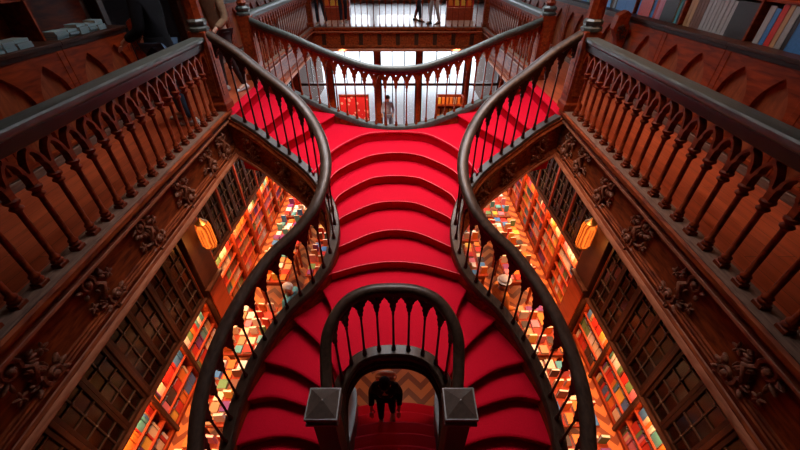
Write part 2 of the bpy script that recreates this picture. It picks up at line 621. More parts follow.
# ------------------------------------------------------------------ carved scrolls (foliate ornament on a vertical face)
def carved_scroll(mb, o, ax, up, nrm, s=1.0, seed=0):
    rnd = random.Random(seed)
    o, ax, up, nrm = Vector(o), Vector(ax), Vector(up), Vector(nrm)
    R = Matrix((ax, up, nrm)).transposed()

    def q(u, v, w=0.0):
        return o + ax * u * s + up * v * s + nrm * w * s

    def spiral(cu, cv, r0, a0, turns, sg):
        pts, rad = [], []
        for i in range(15):
            t = i / 14
            a = a0 + sg * turns * 2 * PI * t
            r = r0 * (1 - 0.82 * t)
            pts.append(q(cu + r * math.cos(a), cv + r * math.sin(a), 0.012 + 0.02 * t))
            rad.append(s * (0.02 - 0.009 * t))
        mb.tube(pts, rad, 6)
    spiral(-0.075, 0.13, 0.075, -0.6, 1.35, 1)
    spiral(0.075, -0.13, 0.075, PI - 0.6, 1.35, 1)
    mb.tube([q(-0.02, 0.09), q(0.03, 0.04, .03), q(-0.03, -0.05, .03), q(0.02, -0.1)], [s * .016, s * .024, s * .024, s * .016], 6)
    for k in range(30):
        a = rnd.uniform(0, 2 * PI)
        side = 1 if k % 2 else -1
        cu, cv = side * 0.05 + math.cos(a) * 0.11, -side * 0.12 + math.sin(a) * 0.10
        rot = R @ Matrix.Rotation(a + rnd.uniform(-.5, .5), 3, 'Z') @ Matrix.Rotation(rnd.uniform(-.5, .5), 3, 'Y')
        mb.ball(q(cu, cv, 0.02), (s * rnd.uniform(.022, .042), s * rnd.uniform(.009, .015), s * .02), 7, 5, rot)
    for cu, cv in ((-0.075, 0.13), (0.075, -0.13)):
        mb.ball(q(cu, cv, 0.03), s * 0.026, 8, 6)
    for k in range(5):
        a = k * 2 * PI / 5
        rot = R @ Matrix.Rotation(a, 3, 'Z')
        mb.ball(q(0.13 + 0.025 * math.cos(a), 0.06 + 0.025 * math.sin(a), .012), (s * .026, s * .011, s * .012), 6, 4, rot)
        mb.ball(q(-0.13 + 0.025 * math.cos(a), -0.06 + 0.025 * math.sin(a), .012), (s * .026, s * .011, s * .012), 6, 4, rot)


SIDE = {-1: 'left', 1: 'right'}


def straight(a, b):
    return Path([a, (Vector(a) + Vector(b)) / 2, b], 4)


# ================================================================== SETTING
def struct(mb, name, mat, smooth=None, bevel=0.0):
    o = mb.build(name, mat, None, smooth, bevel)
    o['kind'] = 'structure'
    return o


f = MB(); f.box(-4.6, 4.6, -3.2, 15.6, -0.1, 0.0); struct(f, 'floor', M['floor'])
GZ = CZ - 2.0


def GW(y):                     # the galleries open slightly towards the stair head
    return 2.445 + .042 * y


for s in (-1, 1):
    f = MB()
    f.prism([(s * x, y) for x, y in ((4.6, -3.2), (2.5, -3.2), (GW(.1) + .03, .1), (GW(5.4) + .03, 5.4), (2.60, 5.45), (2.60, 7.4), (2.92, 7.6), (2.92, 13.5), (4.6, 13.5))], GZ, GZ - .28)
    struct(f, 'floor_gallery_' + SIDE[s], M['gfloor'])
f = MB(); f.box(-4.6, 4.6, 13.5, 22.2, GZ - 0.28, GZ); struct(f, 'floor_gallery_front', M['ffloor'])
f = MB(); f.box(-2.48, 2.48, -3.2, 0.10, GZ - 0.28, GZ); struct(f, 'floor_gallery_back', M['gfloor'])
for s in (-1, 1):
    w = MB(); xs = sorted((s * 4.5, s * 4.6)); w.box(xs[0], xs[1], -3.2, 22.2, 0, 9.5); struct(w, 'wall_' + SIDE[s], M['plaster'])
w = MB(); w.box(-4.6, 4.6, -3.3, -3.2, 0, 9.5); struct(w, 'wall_back', M['plaster'])
# ceiling with a long skylight opening
SKX, SKY0, SKY1 = 1.9, 3.2, 12.0
c = MB()
c.box(-4.6, -SKX, -3.2, 22.2, 9.5, 9.6); c.box(SKX, 4.6, -3.2, 22.2, 9.5, 9.6)
c.box(-SKX, SKX, -3.2, SKY0, 9.5, 9.6); c.box(-SKX, SKX, SKY1, 22.2, 9.5, 9.6)
struct(c, 'ceiling', M['ceil'])
w = MB()
w.box(-SKX, SKX, SKY0, SKY1, 9.56, 9.57)
sk = struct(w, 'window_1', M['glass_clear'])
fm = MB()
for i in range(10):
    y = SKY0 + (SKY1 - SKY0) * i / 9
    fm.box(-SKX, SKX, y - .03, y + .03, 9.5, 9.6)
for x in (-SKX, -.63, .63, SKX):
    fm.box(x - .03, x + .03, SKY0, SKY1, 9.5, 9.6)
fm.build('window_frame', M['wood_dark'], sk)

# upper front wall with a broad window, ground shop front with door
def glazed_wall(name, y, z0, z1, cols, bars, mat, t=0.12):
    """cols: list of (x0,x1,zb,zt,kind)"""
    w = MB()
    edges = [-4.6]
    for x0, x1, zb, zt, k in cols:
        w.box(edges[-1], x0, y, y + t, z0, z1)
        if zb > z0: w.box(x0, x1, y, y + t, z0, zb)
        if zt < z1: w.box(x0, x1, y, y + t, zt, z1)
        edges.append(x1)
    w.box(edges[-1], 4.6, y, y + t, z0, z1)
    return struct(w, name, mat)


cols_g = [(-4.2, -2.95, .4, 3.6, 'w'), (-2.75, -.95, .4, 3.6, 'w'), (-0.75, 0.75, 0.0, 3.6, 'd'), (.95, 2.75, .4, 3.6, 'w'), (2.95, 4.2, .4, 3.6, 'w')]
glazed_wall('wall_front', 15.5, 0, GZ - .28, cols_g, None, M['wood'])
cols_u = [(-3.9, -1.5, GZ + .5, 8.4, 'w'), (-1.2, 1.2, GZ + .5, 8.8, 'w'), (1.5, 3.9, GZ + .5, 8.4, 'w')]
glazed_wall('wall_front_upper', 22.0, GZ, 9.5, cols_u, None, M['plaster'])
wn = 2
for (cols, y, tr) in ((cols_g, 15.5, 2.05), (cols_u, 22.0, 7.0)):
    for x0, x1, zb, zt, k in cols:
        g = MB(); g.box(x0, x1, y + .055, y + .065, zb, zt)
        nm = 'door_1' if k == 'd' else 'window_%d' % wn
        if k != 'd': wn += 1
        go = struct(g, nm, M['glass_clear'])
        fm = MB()
        fw = .05
        fm.box(x0, x0 + fw, y + .02, y + .1, zb, zt); fm.box(x1 - fw, x1, y + .02, y + .1, zb, zt)
        fm.box(x0, x1, y + .02, y + .1, tr - .05, tr + .05); fm.box(x0, x1, y + .02, y + .1, zt - .06, zt); fm.box(x0, x1, y + .02, y + .1, zb, zb + .06)
        nb = 2 if x1 - x0 < 1.5 else 3
        for i in range(1, nb):
            x = x0 + (x1 - x0) * i / nb
            fm.box(x - .018, x + .018, y + .03, y + .09, (tr if k == 'w' else zb), zt)
        # pointed heads over the transom
        for i in range(nb if y > 20 else 0):
            xa, xb = x0 + (x1 - x0) * i / nb, x0 + (x1 - x0) * (i + 1) / nb
            hw = (xb - xa) / 2
            arc = [(xa, zt)]
            for j in range(7):
                tt = j / 6
                arc.append((xa + hw * tt, zt - .75 + .7 * math.sin(tt * PI / 2)))
            arc.append((xa + hw, zt))
            for sg in (1, -1):
                pts = arc if sg == 1 else [(xa + xb - u, v) for u, v in arc]
                fm.plate([pts], .05, lambda u, v, w_, y=y: Vector((u, y + .06 + w_, v)))
        fm.build('door_frame' if k == 'd' else 'window_frame', M['wood_dark'] if y < 20 else M['wood'], go, None)
st = MB(); st.box(-14, 14, 15.62, 40, -0.1, 0.0); struct(st, 'street', M['street'])

# ================================================================== GALLERY EDGES (fascia)
FASCIA = [(-0.10, 0.0), (0.10, 0.0), (0.125, -0.012), (0.125, -0.05), (0.085, -0.065), (0.075, -0.10), (0.10, -0.125), (0.10, -0.15), (0.055, -0.17),
          (0.035, -0.20), (0.02, -0.205), (0.02, -0.53), (0.04, -0.535), (0.04, -0.552), (0.055, -0.556), (0.055, -0.572), (0.07, -0.576), (0.07, -0.592),
          (0.05, -0.61), (0.05, -0.64), (0.09, -0.645), (0.09, -0.735), (-0.10, -0.735)]
FASCIA_TRIM = [(0.04, -0.632), (0.092, -0.655), (0.115, -0.69), (0.115, -0.705), (0.093, -0.725), (0.085, -0.725), (0.04, -0.70)]
LZ = 1.9


def fascia(name, a, b, label, orn=(), mat=None, flip=False, scroll_mat=None):
    p = straight(P(*a, LZ), P(*b, LZ))
    mb = MB()
    sm = p.samples(3)
    if flip:
        sm = [(q, T, -N) for q, T, N in sm]
    mb.sweep(sm, FASCIA)
    o = mb.build(name, mat or M['wood_panel'], None, 25)
    o['kind'] = 'structure'
    q0, T, N = sm[0]
    for k, u in enumerate(orn):
        s_ = MB()
        pos = p.at(u) + N * 0.03 + Vector((0, 0, -0.385))
        carved_scroll(s_, pos, T, Vector((0, 0, 1)), N, 1.12, seed=k)
        s_.build('carved_scroll', scroll_mat or M['carved'], o, 60)
    tb = MB()
    tb.sweep(sm, FASCIA_TRIM)
    tb.build('moulding', M['highlight_trim'], o, 40)
    tb = MB()
    tb.sweep(sm, [(0.07, -0.105), (0.103, -0.125), (0.103, -0.148), (0.06, -0.165)])
    tb.build('moulding', M['highlight_trim'], o, 40)
    # thin ledge top board
    lb = MB()
    lb.sweep(sm, [(-0.10, 0.001), (0.10, 0.001), (0.10, 0.008), (-0.10, 0.008)])
    lb.build('ledge', M['ledge'], o, 30)
    return o


orn = [1.33 - .15, 2.09 - .15, 2.87 - .15, 3.67 - .15, 4.45 - .15, 5.0 - .15]
fascia('trim_1', (-GW(.15), .15), (-GW(5.5), 5.5), '', orn, flip=True)
fascia('trim_2', (GW(.15), .15), (GW(5.5), 5.5), '', orn, flip=False)
fascia('trim_3', (-2.9, 7.45), (-2.9, 13.45), '', [], flip=True)
fascia('trim_4', (2.9, 7.45), (2.9, 13.45), '', [], flip=False)
fascia('trim_5', (-2.95, 13.4), (2.95, 13.4), '', [], flip=True)
fascia('trim_6', (-2.44, .1), (2.44, .1), '', [], flip=False)
# boxed panels on the far fascia
pb = MB()
for i in range(9):
    x = -2.5 + i * .625
    pb.box(x - .07, x + .07, 13.36, 13.40, CZ - 2.45, CZ - 2.1)
o = pb.build('trim_7', M['wood_dark'], None, None, .006); o['kind'] = 'structure'

# ================================================================== BALUSTRADES OF THE GALLERY
for s in (-1, 1):
    pth = straight(P(-GW(.2), .2, LZ - .008), P(-GW(5.36), 5.36, LZ - .008))
    balustrade('gallery_balustrade', 'long mahogany gothic balustrade along the %s gallery in front of the stair head' % SIDE[s],
               pth, 0.2, 'gallery', s == 1, None, M['rail'], M['wood'], curb=None, seg=12)
    pth = straight(P(-2.9, 7.66, LZ - .008), P(-2.9, 13.25, LZ - .008))
    balustrade('gallery_balustrade', 'slim far balustrade on the %s gallery edge behind the stair landing' % SIDE[s],
               pth, 0.2, 'stair', s == 1, None, M['rail'], M['wood'], curb=None, seg=8, bal=SBR)
pth = straight(P(-2.78, 13.4, LZ - .008), P(2.78, 13.4, LZ - .008))
balustrade('gallery_balustrade', 'straight balustrade across the far front gallery with feet behind it', pth, 0.2, 'stair', False, None, M['rail'], M['wood'],
           curb=None, seg=8, bal=SBR)
pth = straight(P(-2.45, .24, LZ - .008), P(2.45, .24, LZ - .008))
balustrade('gallery_balustrade', 'near balustrade directly under the viewer, only its dark rail edge showing', pth, 0.2, 'gallery', False, None,
           M['rail'], M['wood'], curb=None, seg=8)


# ================================================================== NEWEL POSTS
def newel(x, y, zb, ztop, hw, label, tall, group=None):
    t = thing('newel_post', (x, y, zb), label, 'newel post', group)
    b = MB()
    h = ztop - zb
    b.square((x, y, zb), [(hw + .02, 0), (hw + .02, .10), (hw, .13), (hw, h - .02)])
    b.build('post', M['wood'], t, None, .006)
    fl = MB()      # raised faces
    for a in range(4):
        dx, dy = math.cos(a * PI / 2), math.sin(a * PI / 2)
        cx, cy = x + dx * hw, y + dy * hw
        ex, ey = (.008, hw * .55) if abs(dx) > .5 else (hw * .55, .008)
        fl.box(cx - ex, cx + ex, cy - ey, cy + ey, zb + .22, ztop - .22)
    fl.build('raised_panel', M['wood_panel'], t, None, .004)
    c = MB()
    c.lathe((x, y, ztop - .03), [(hw * 1.05, 0), (hw * 1.2, .02), (hw * 1.2, .05), (hw * .95, .07), (hw * 1.1, .10), (hw * 1.1, .13), (hw * .85, .16)], 8, PI / 8)
    c.build('cap', M['rail'], t, 30)
    f = MB()
    if tall:
        f.lathe((x, y, ztop + .13), [(hw * .92, 0), (hw * .85, .3), (hw * 1.0, .34), (hw * 1.25, .37), (hw * 1.25, .43), (hw * .85, .46), (hw * .7, .75),
                                   (hw * .95, .8), (hw * .6, .88), (hw * .3, .95), (0.004, 1.02)], 8, PI / 8)
    else:
        f.lathe((x, y, ztop + .13), [(hw * .6, 0), (hw * .8, .05), (hw * .5, .09), (hw * .65, .13), (hw * .3, .2), (.004, .24)], 8, PI / 8)
    f.build('finial', M['wood'], t, 30)
    return t


for s in (-1, 1):
    newel(s * GW(5.47), 5.47, CZ - LZ + .008, CZ - .80, .115, 'tall newel post where the %s gallery balustrade meets the near stair handrail' % SIDE[s], True)
    newel(s * 2.80, 7.55, CZ - LZ + .008, CZ - .86, .115, 'far newel post at the %s end of the curved landing balustrade' % SIDE[s], False)
    newel(s * 2.88, 13.38, CZ - LZ + .008, CZ - .86, .09, 'far corner post at the %s end of the front gallery balustrade' % SIDE[s], False)

# ================================================================== STAIRCASE
ST = thing('staircase', (0, 3.5, 0), 'double curved staircase with red carpeted steps and carved dark wood sides', 'staircase')
S_PTS = [(-2.58, 5.42, 1.93), (-2.15, 5.25, 2.12), (-1.780, 5.04, 2.31), (-1.410, 4.80, 2.47), (-1.130, 4.56, 2.64), (-0.930, 4.28, 2.88), (-0.840, 3.88, 3.07),
         (-0.910, 3.45, 3.25), (-1.100, 3.18, 3.41), (-1.38, 2.92, 3.57), (-1.62, 2.47, 3.76), (-1.75, 2.02, 3.94), (-1.77, 1.6, 4.1), (-1.70, 1.2, 4.28), (-1.610, .8, 4.44)]
SP = Path([P(*p) for p in S_PTS])
U_L = [(-.565, 1.54, 4.13), (-.60, 1.78, 3.95), (-.59, 2.0, 3.72), (-.455, 2.2, 3.57), (-.25, 2.29, 3.5)]
U_PTS = U_L + [(0, 2.315, 3.49)] + [(-x, y, d) for x, y, d in reversed(U_L)]
UP = Path([P(*p) for p in U_PTS])
F_L = [(-2.72, 7.53, 1.93), (-2.3, 7.12, 1.99), (-1.82, 6.88, 2.1), (-1.2, 6.64, 2.3), (-.56, 6.42, 2.46), (-.25, 6.33, 2.49)]
FP = Path([P(*p) for p in F_L + [(0, 6.30, 2.49)] + [(-x, y, d) for x, y, d in reversed(F_L)]])


def d_k(k): return 2.55 + .17 * k


def step_block(front, back, d, mb, thick=0.34, n=None):
    """front: plan points of the nosing, back: matching plan points"""
    rows = []
    z = CZ - d
    for (fx, fy), (bx, by) in zip(front, back):
        F, B = Vector((fx, fy, z)), Vector((bx, by, z))
        D = (B - F)
        L = D.length
        D = D.normalized() if L > 1e-4 else Vector((0, 1, 0))
        dz = lambda h: Vector((0, 0, h))
        rows.append([B + D * .05, F + D * .03, F + D * .012 + dz(-.005), F + dz(-.018), F + D * .006 + dz(-.034), F + D * .032 + dz(-.042),
                     F + D * .034 + dz(-thick), B + D * .05 + dz(-thick)])
    mb.ring_rows(rows, True, True)


def carpet_step(front_pts, back_pts, d, n=28, mirror=False, thick=.34, nose=False):
    mb = MB()
    step_block(curve2(front_pts, n), curve2(back_pts, n), d, mb, thick)
    if mirror:
        mb = mb.mirrored()
    o = mb.build('step', M['carpet'], ST, 40)
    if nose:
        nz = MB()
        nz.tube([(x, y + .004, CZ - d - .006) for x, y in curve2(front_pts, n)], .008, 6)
        nz.build('nosing', M['nosing'], o, 60)  # strip carrying the painted highlight of the step edge
    return o


def sym(l): return l + [(-x, y) for x, y in reversed(l) if abs(x) > 1e-6]


F0 = sym([(-1.210, 4.62), (-1.110, 5.1), (-0.970, 5.52), (-0.604, 6.02), (-0.302, 6.14), (0.000, 6.17)])
F1 = sym([(-1.040, 4.47), (-0.930, 5.0), (-0.532, 5.47), (-0.266, 5.62), (0.000, 5.66)])
F2 = sym([(-0.910, 4.3), (-0.824, 4.61), (-0.444, 5.04), (-0.222, 5.13), (0.000, 5.155)])
F3 = sym([(-0.830, 4.1), (-0.770, 4.24), (-0.399, 4.55), (-0.195, 4.63), (0.000, 4.646)])
F4 = sym([(-0.840, 3.72), (-0.720, 3.80), (-0.399, 4.03), (-0.178, 4.12), (0.000, 4.138)])
F5 = sym([(-0.910, 3.36), (-0.840, 3.41), (-0.444, 3.57), (-0.178, 3.625), (0.000, 3.635)])
F6 = [(-1.010, 3.37), (-0.780, 2.93), (-0.568, 2.12)]
F7 = [(-1.390, 2.99), (-1.330, 2.94), (-0.870, 2.52), (-0.568, 2.05)]
F8 = [(-1.660, 2.45), (-1.575, 2.43), (-1.210, 2.33), (-0.867, 2.13), (-0.568, 1.93)]
F9 = [(-1.800, 1.98), (-1.660, 2.05), (-1.390, 2.085), (-0.950, 1.96), (-0.550, 1.77)]
F10 = [(-1.820, 1.56), (-1.660, 1.66), (-1.240, 1.735), (-0.820, 1.65), (-0.532, 1.48)]
F11 = [(-1.770, 1.2), (-1.210, 1.36), (-0.550, 1.2)]
F12 = [(-1.650, .85), (-1.210, .98), (-0.550, .92)]
for k, (a, b) in enumerate(((F1, F0), (F2, F1), (F3, F2), (F4, F3), (F5, F4))):
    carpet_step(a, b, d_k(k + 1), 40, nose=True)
for mir in (False, True):
    for k, (a, b) in enumerate(((F7, F6), (F8, F7), (F9, F8), (F10, F9), (F11, F10))):
        carpet_step(a, b, d_k(k + 7), 24, mir)
# platform where the two lower flights meet
pl = MB()
f5 = curve2(F5, 24)
f6 = curve2(F6, 10)
ub = [(p.x, p.y) for p in (UP.at(UP.L * (.24 + .52 * i / 16)) for i in range(17))]
outl = f6 + ub + [(-x, y) for x, y in reversed(f6)] + [(x, y + .05) for x, y in reversed(f5)]
pl.prism(outl, CZ - d_k(6), CZ - d_k(6) - .3)
for sg in (1, -1):
    pl.tube([(sg * x, y, CZ - d_k(6) - .018) for x, y in f6], .018, 8)
pl.build('step', M['carpet'], ST, 40)
# upper landing
ld = MB()
f0 = curve2(F0, 40)
sl = [(SP.at(u).x, SP.at(u).y) for u in (1.62, 1.25, .9, .5, .15)]
fl = [(FP.at(FP.L * i / 30).x, FP.at(FP.L * i / 30).y) for i in range(1, 30)]
outl = f0 + [(-x, y) for x, y in sl] + [(2.56, 5.4), (2.62, 7.4)] + list(reversed(fl)) + [(-2.62, 7.4), (-2.56, 5.4)] + list(reversed(sl))
ld.prism(outl, CZ - d_k(0), CZ - d_k(0) - .34)
ld.tube([(x, y, CZ - d_k(0) - .016) for x, y in f0], .017, 8)
ldo = ld.build('landing', M['carpet'], ST, 40)
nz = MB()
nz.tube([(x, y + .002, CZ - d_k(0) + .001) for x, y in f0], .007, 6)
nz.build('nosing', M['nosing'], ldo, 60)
# upper flights
u3 = [(-1.82, 5.06), (-1.75, 5.3), (-1.42, 5.95), (-1.2, 6.4), (-1.12, 6.64)]
u2 = [(-2.22, 5.28), (-2.10, 5.48), (-2.0, 6.0), (-1.92, 6.5), (-1.88, 6.93)]
u1 = [(-2.55, 5.42), (-2.55, 6.0), (-2.55, 6.6), (-2.55, 7.3)]
u0 = [(-2.66, 5.42), (-2.66, 6.0), (-2.66, 6.6), (-2.66, 7.3)]
for mir in (False, True):
    carpet_step(u3, u2, 2.367, 24, mir, .2)
    carpet_step(u2, u1, 2.183, 24, mir, .2)
    carpet_step(u1, u0, 1.992, 12, mir, .2)
# half landing and the ground flight
hl = MB()
f12 = curve2(F12, 10)
outl = [(-1.7, -.5)] + list(f12) + [(0, .97)] + [(-x, y) for x, y in reversed(f12)] + [(1.7, -.5)]
hl.prism(outl, CZ - d_k(12), CZ - d_k(12) - .3)
hl.build('landing', M['carpet'], ST, 40)
for j in range(1, 10):
    y = .92 + .24 * j
    fr = [(-.66, y - .07), (-.3, y - .01), (0, y), (.3, y - .01), (.66, y - .07)]
    bk = [(x, yy - .24) for x, yy in fr]
    carpet_step(fr, bk, 4.59 + .181 * j, 16, False, .32)


# outer stringers
def stringer_depth(t):
    k = max(0.0, min(1.0, (t - .28) / .12))
    k = k * k * (3 - 2 * k)
    return .70 * (1 - k) + .42 * k


def stringer_prof(t):
    # depth falls from the gallery fascia's height to a narrow string on the lower flights
    k = max(0.0, min(1.0, (t - .28) / .12))
    k = k * k * (3 - 2 * k)
    D = .70 * (1 - k) + .42 * k
    e = 1 - k
    return [(.055, -.05), (.055, -D), (-.11, -D), (-.12, -D + .05), (-.12, -D + .10), (-.075, -D + .14), (-.065, -D + .15), (-.065, -D + .16),
            (-.065, -.22 + .04 * k), (-.085, -.19 + .04 * k), (-.105, -.15), (-.105, -.12), (-.08, -.09), (-.08, -.05)]


for mir in (False, True):
    sg = MB()
    sg.sweep(SP.samples(90), stringer_prof)
    o = (sg.mirrored() if mir else sg).build('stringer', M['wood_panel'], ST, 30)
    def tp(t):
        D = stringer_depth(t * .30)
        return [(-.10, -D + .01), (-.13, -D + .035), (-.135, -D + .055), (-.125, -D + .075), (-.10, -D + .095)]
    tb = MB()
    tb.sweep(SP.samples(40, 0, SP.L * .30), tp)
    (tb.mirrored() if mir else tb).build('moulding', M['highlight_trim'], o, 40)
    for k, u in enumerate((.35, .95, 1.45)):
        p, T, N = SP.frame(u)
        slope = (SP.at(u + .1) - SP.at(u - .1)).normalized()
        c = MB()
        up = slope.cross(-N) if slope.cross(-N).z > 0 else -slope.cross(-N)
        carved_scroll(c, p - N * .07 + Vector((0, 0, -.37)), slope, up, -N, .95, seed=20 + k)
        (c.mirrored() if mir else c).build('carved_scroll', M['carved'], o, 60)
# inner stringer round the well
U_PROF = [(.06, -.05), (.06, -.42), (-.02, -.27), (-.085, -.25), (-.10, -.23), (-.10, -.21), (-.075, -.195), (-.085, -.17), (-.085, -.15), (-.06, -.13), (-.06, -.105), (-.08, -.09), (-.08, -.05)]
us = MB(); us.sweep(UP.samples(60), U_PROF); us.build('stringer', M['wood_dark'], ST, 30)
# stringer under the landing's curved front
fs = MB(); fs.sweep(FP.samples(70), [(-.06, -.05), (-.06, -.45), (.09, -.45), (.10, -.41), (.10, -.36), (.07, -.33), (.07, -.12), (.09, -.09), (.09, -.05)])
fs.build('stringer', M['wood'], ST, 30)
# low side walls of the ground flight
for mir in (False, True):
    g = MB()
    gp = Path([P(-.68, .95, 4.25), P(-.66, 1.5, 4.65), P(-.64, 2.0, 5.02), P(-.66, 2.6, 5.5), P(-.74, 3.1, 5.85), P(-.95, 3.42, 5.95)])
    g.sweep(gp.samples(40), [(-.05, -.95), (.05, -.95), (.05, -.06), (.065, -.05), (.065, -.015), (.04, 0), (-.04, 0), (-.065, -.015), (-.065, -.05), (-.05, -.06)])
    (g.mirrored() if mir else g).build('side_wall', M['rail'], ST, 40)

# stair balustrades
for s in (-1, 1):
    balustrade('stair_balustrade', 'sweeping S-curved dark balustrade on the outer %s side of the staircase' % SIDE[s], SP, 0.205, 'stair', s == 1,
               None, M['rail_dark'], M['wood_dark'], u0=.08, seg=110, hs=lambda t: 1.13 - .34 * t)
balustrade('stair_balustrade', 'horseshoe shaped dark balustrade around the stairwell between two capped newels', UP, 0.165, 'stair', False, None,
           M['rail_dark'], M['wood_dark'], u0=.05, u1=UP.L - .05, seg=70, rail=RAIL_SLIM)
balustrade('stair_balustrade', 'far curved balustrade bowing along the top landing with heart cut-outs', FP, 0.19, 'stair', False, None, M['rail'], M['wood'],
           curb=M['rail'], u0=.04, u1=FP.L - .04, seg=80, bal=SBR, rail=RAIL_SLIM)
# capped newels at the ends of the horseshoe
for s in (-1, 1):
    x, y = s * .565, 1.45
    t = thing('newel_post', (x, y, CZ - 4.35), 'square newel with a low pyramid cap at the %s end of the horseshoe balustrade' % SIDE[s], 'newel post')
    b = MB()
    b.square((x, y, CZ - 4.35), [(.115, -.25), (.115, .15), (.095, .18), (.095, 1.25), (.11, 1.28)])
    b.build('post', M['wood_dark'], t, None, .005)
    b = MB()
    b.square((x, y, CZ - 3.09), [(.10, 0), (.135, .02), (.135, .05), (.12, .06), (.12, .10), (.10, .11)])
    b.build('collar', M['cap'], t, None, .004)
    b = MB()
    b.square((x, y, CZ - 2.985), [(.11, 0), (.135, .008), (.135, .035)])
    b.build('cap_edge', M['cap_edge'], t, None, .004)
    b = MB()
    b.square((x, y, CZ - 2.95), [(.122, -.004), (.122, .003), (.004, .062)])
    b.build('cap', M['cap'], t, None)

# ================================================================== BOOKS
def book_mesh(cov):
    b = MB()
    t = .06
    b.box(-.5, .5, -.5, -.5 + t * 1.5, 0, 1)
    b.box(-.5, .5, .5 - t * 1.5, .5, 0, 1)
    b.box(.5 - t * .6, .5, -.5, .5, 0, 1)
    b.cur = 1
    b.box(-.47, .5 - t * .5, -.5 + t, .5 - t, .02, .98)
    return b.mesh('book_' + cov, [M['cover_' + cov], M['paper']])


BM = {k: book_mesh(k) for k in COLOURS}
BM['pale_blue'] = book_mesh('pale_blue')
ORD = ['first', 'second', 'third', 'fourth', 'fifth', 'sixth', 'seventh', 'eighth', 'ninth', 'tenth', 'eleventh', 'twelfth', 'thirteenth', 'fourteenth',
       'fifteenth', 'sixteenth', 'seventeenth', 'eighteenth', 'nineteenth', 'twentieth', 'twenty-first', 'twenty-second', 'twenty-third', 'twenty-fourth',
       'twenty-fifth', 'twenty-sixth', 'twenty-seventh', 'twenty-eighth', 'twenty-ninth', 'thirtieth']
BOOKS = []


def book(col, loc, size, rot, where, group, form='book', frm='from the near end'):
    """where: text naming the row the book stands in"""
    o = bpy.data.objects.new('book', BM[col])
    COL.objects.link(o)
    o.location = loc
    o.scale = size
    o.rotation_euler = rot
    BOOKS.append((o, col, form, where, group, frm, len(BOOKS)))
    return o


def settle_books(keep=290):
    """the books that show largest stay objects, the rest become one mass"""
    bpy.context.view_layer.update()
    dg = bpy.context.evaluated_depsgraph_get()
    cam = SC.camera
    mw = cam.matrix_world
    hits = {}
    for iy in range(0, 450, 3):
        for ix in range(0, 800, 3):
            d = mw.to_3x3() @ Vector(((ix + .5 - 400) / 355.56, (225 - iy - .5) / 355.56, -1.0))
            org = mw.translation + d * .3
            ok, p, nrm, fi, ob, m_ = SC.ray_cast(dg, org, d)
            if ok and ob.name.startswith('book') and not ob.name.startswith('bookc') and not ob.name.startswith('book_'):
                hits[ob.name] = hits.get(ob.name, 0) + 1
    seen = [b for b in BOOKS if hits.get(b[0].name, 0) > 0]
    best = set(b[0].name for b in sorted(seen, key=lambda b: -hits[b[0].name])[:keep])
    cnt, mass = {}, MB()
    for o, col, form, where, group, frm, k in BOOKS:
        if o.name not in hits:
            book_geo(mass, SMATS, col, tuple(o.location), tuple(o.scale), tuple(o.rotation_euler))
            bpy.data.objects.remove(o)
            continue
        key = (col, form, where)
        n = cnt[key] = cnt.get(key, 0) + 1
        if o.name in best:
            tag(o, '%s %s %s %s %s' % (ORD[n - 1], col.replace('_', '-'), form, frm, where), 'book', group)
        else:
            book_geo(mass, SMATS, col, tuple(o.location), tuple(o.scale), tuple(o.rotation_euler))
            bpy.data.objects.remove(o)
    print('books seen', len(seen), 'kept', len(best))
    if mass.v:
        so = mass.build('distant_books', [M[k] for k in SMATS], None, None)
        tag(so, 'mass of small books filling the rest of the shelves and tables', 'books', None, 'stuff')


def book_geo(mb, mats, col, loc, size, rot):
    me = BM[col]
    mt = Matrix.LocRotScale(Vector(loc), Euler(rot), Vector(size))
    ci, pi = mats.index('cover_' + col), mats.index('paper')
    off = len(mb.v)
    mb.v += [mt @ v.co for v in me.vertices]
    for p in me.polygons:
        mb.f.append(tuple(i + off for i in p.vertices))
        mb.mi.append(pi if p.material_index else ci)


WARM = ['red', 'orange', 'cream', 'tan', 'white', 'yellow', 'red', 'orange', 'brown', 'blue', 'cream', 'pink', 'teal', 'black', 'purple', 'green', 'orange', 'white']
SMATS = ['cover_' + k for k in COLOURS] + ['cover_pale_blue', 'paper']

# ================================================================== GROUND-FLOOR BOOKCASES
WX = 3.7
BOUNDS = [(.8, 1.75), (1.75, 2.7), (2.7, 3.65), (3.65, 4.6), (5.25, 6.2), (6.2, 7.15), (7.15, 8.1), (8.1, 9.05), (9.05, 10.0), (10.0, 10.95), (10.95, 11.9), (11.9, 12.85)]
CASE_WORD = ['first', 'second', 'third', 'fourth', 'fifth', 'sixth', 'seventh', 'eighth', 'ninth', 'tenth', 'eleventh', 'twelfth']
ROWS = {True: (.08, .42, .77), False: (.08, .36, .64, .92, 1.2)}       # near cases, cases beyond the pier
CORNS = {True: 1.12, False: 1.5}
SHELF_WORD = ['bottom', 'second', 'third', 'fourth', 'fifth']


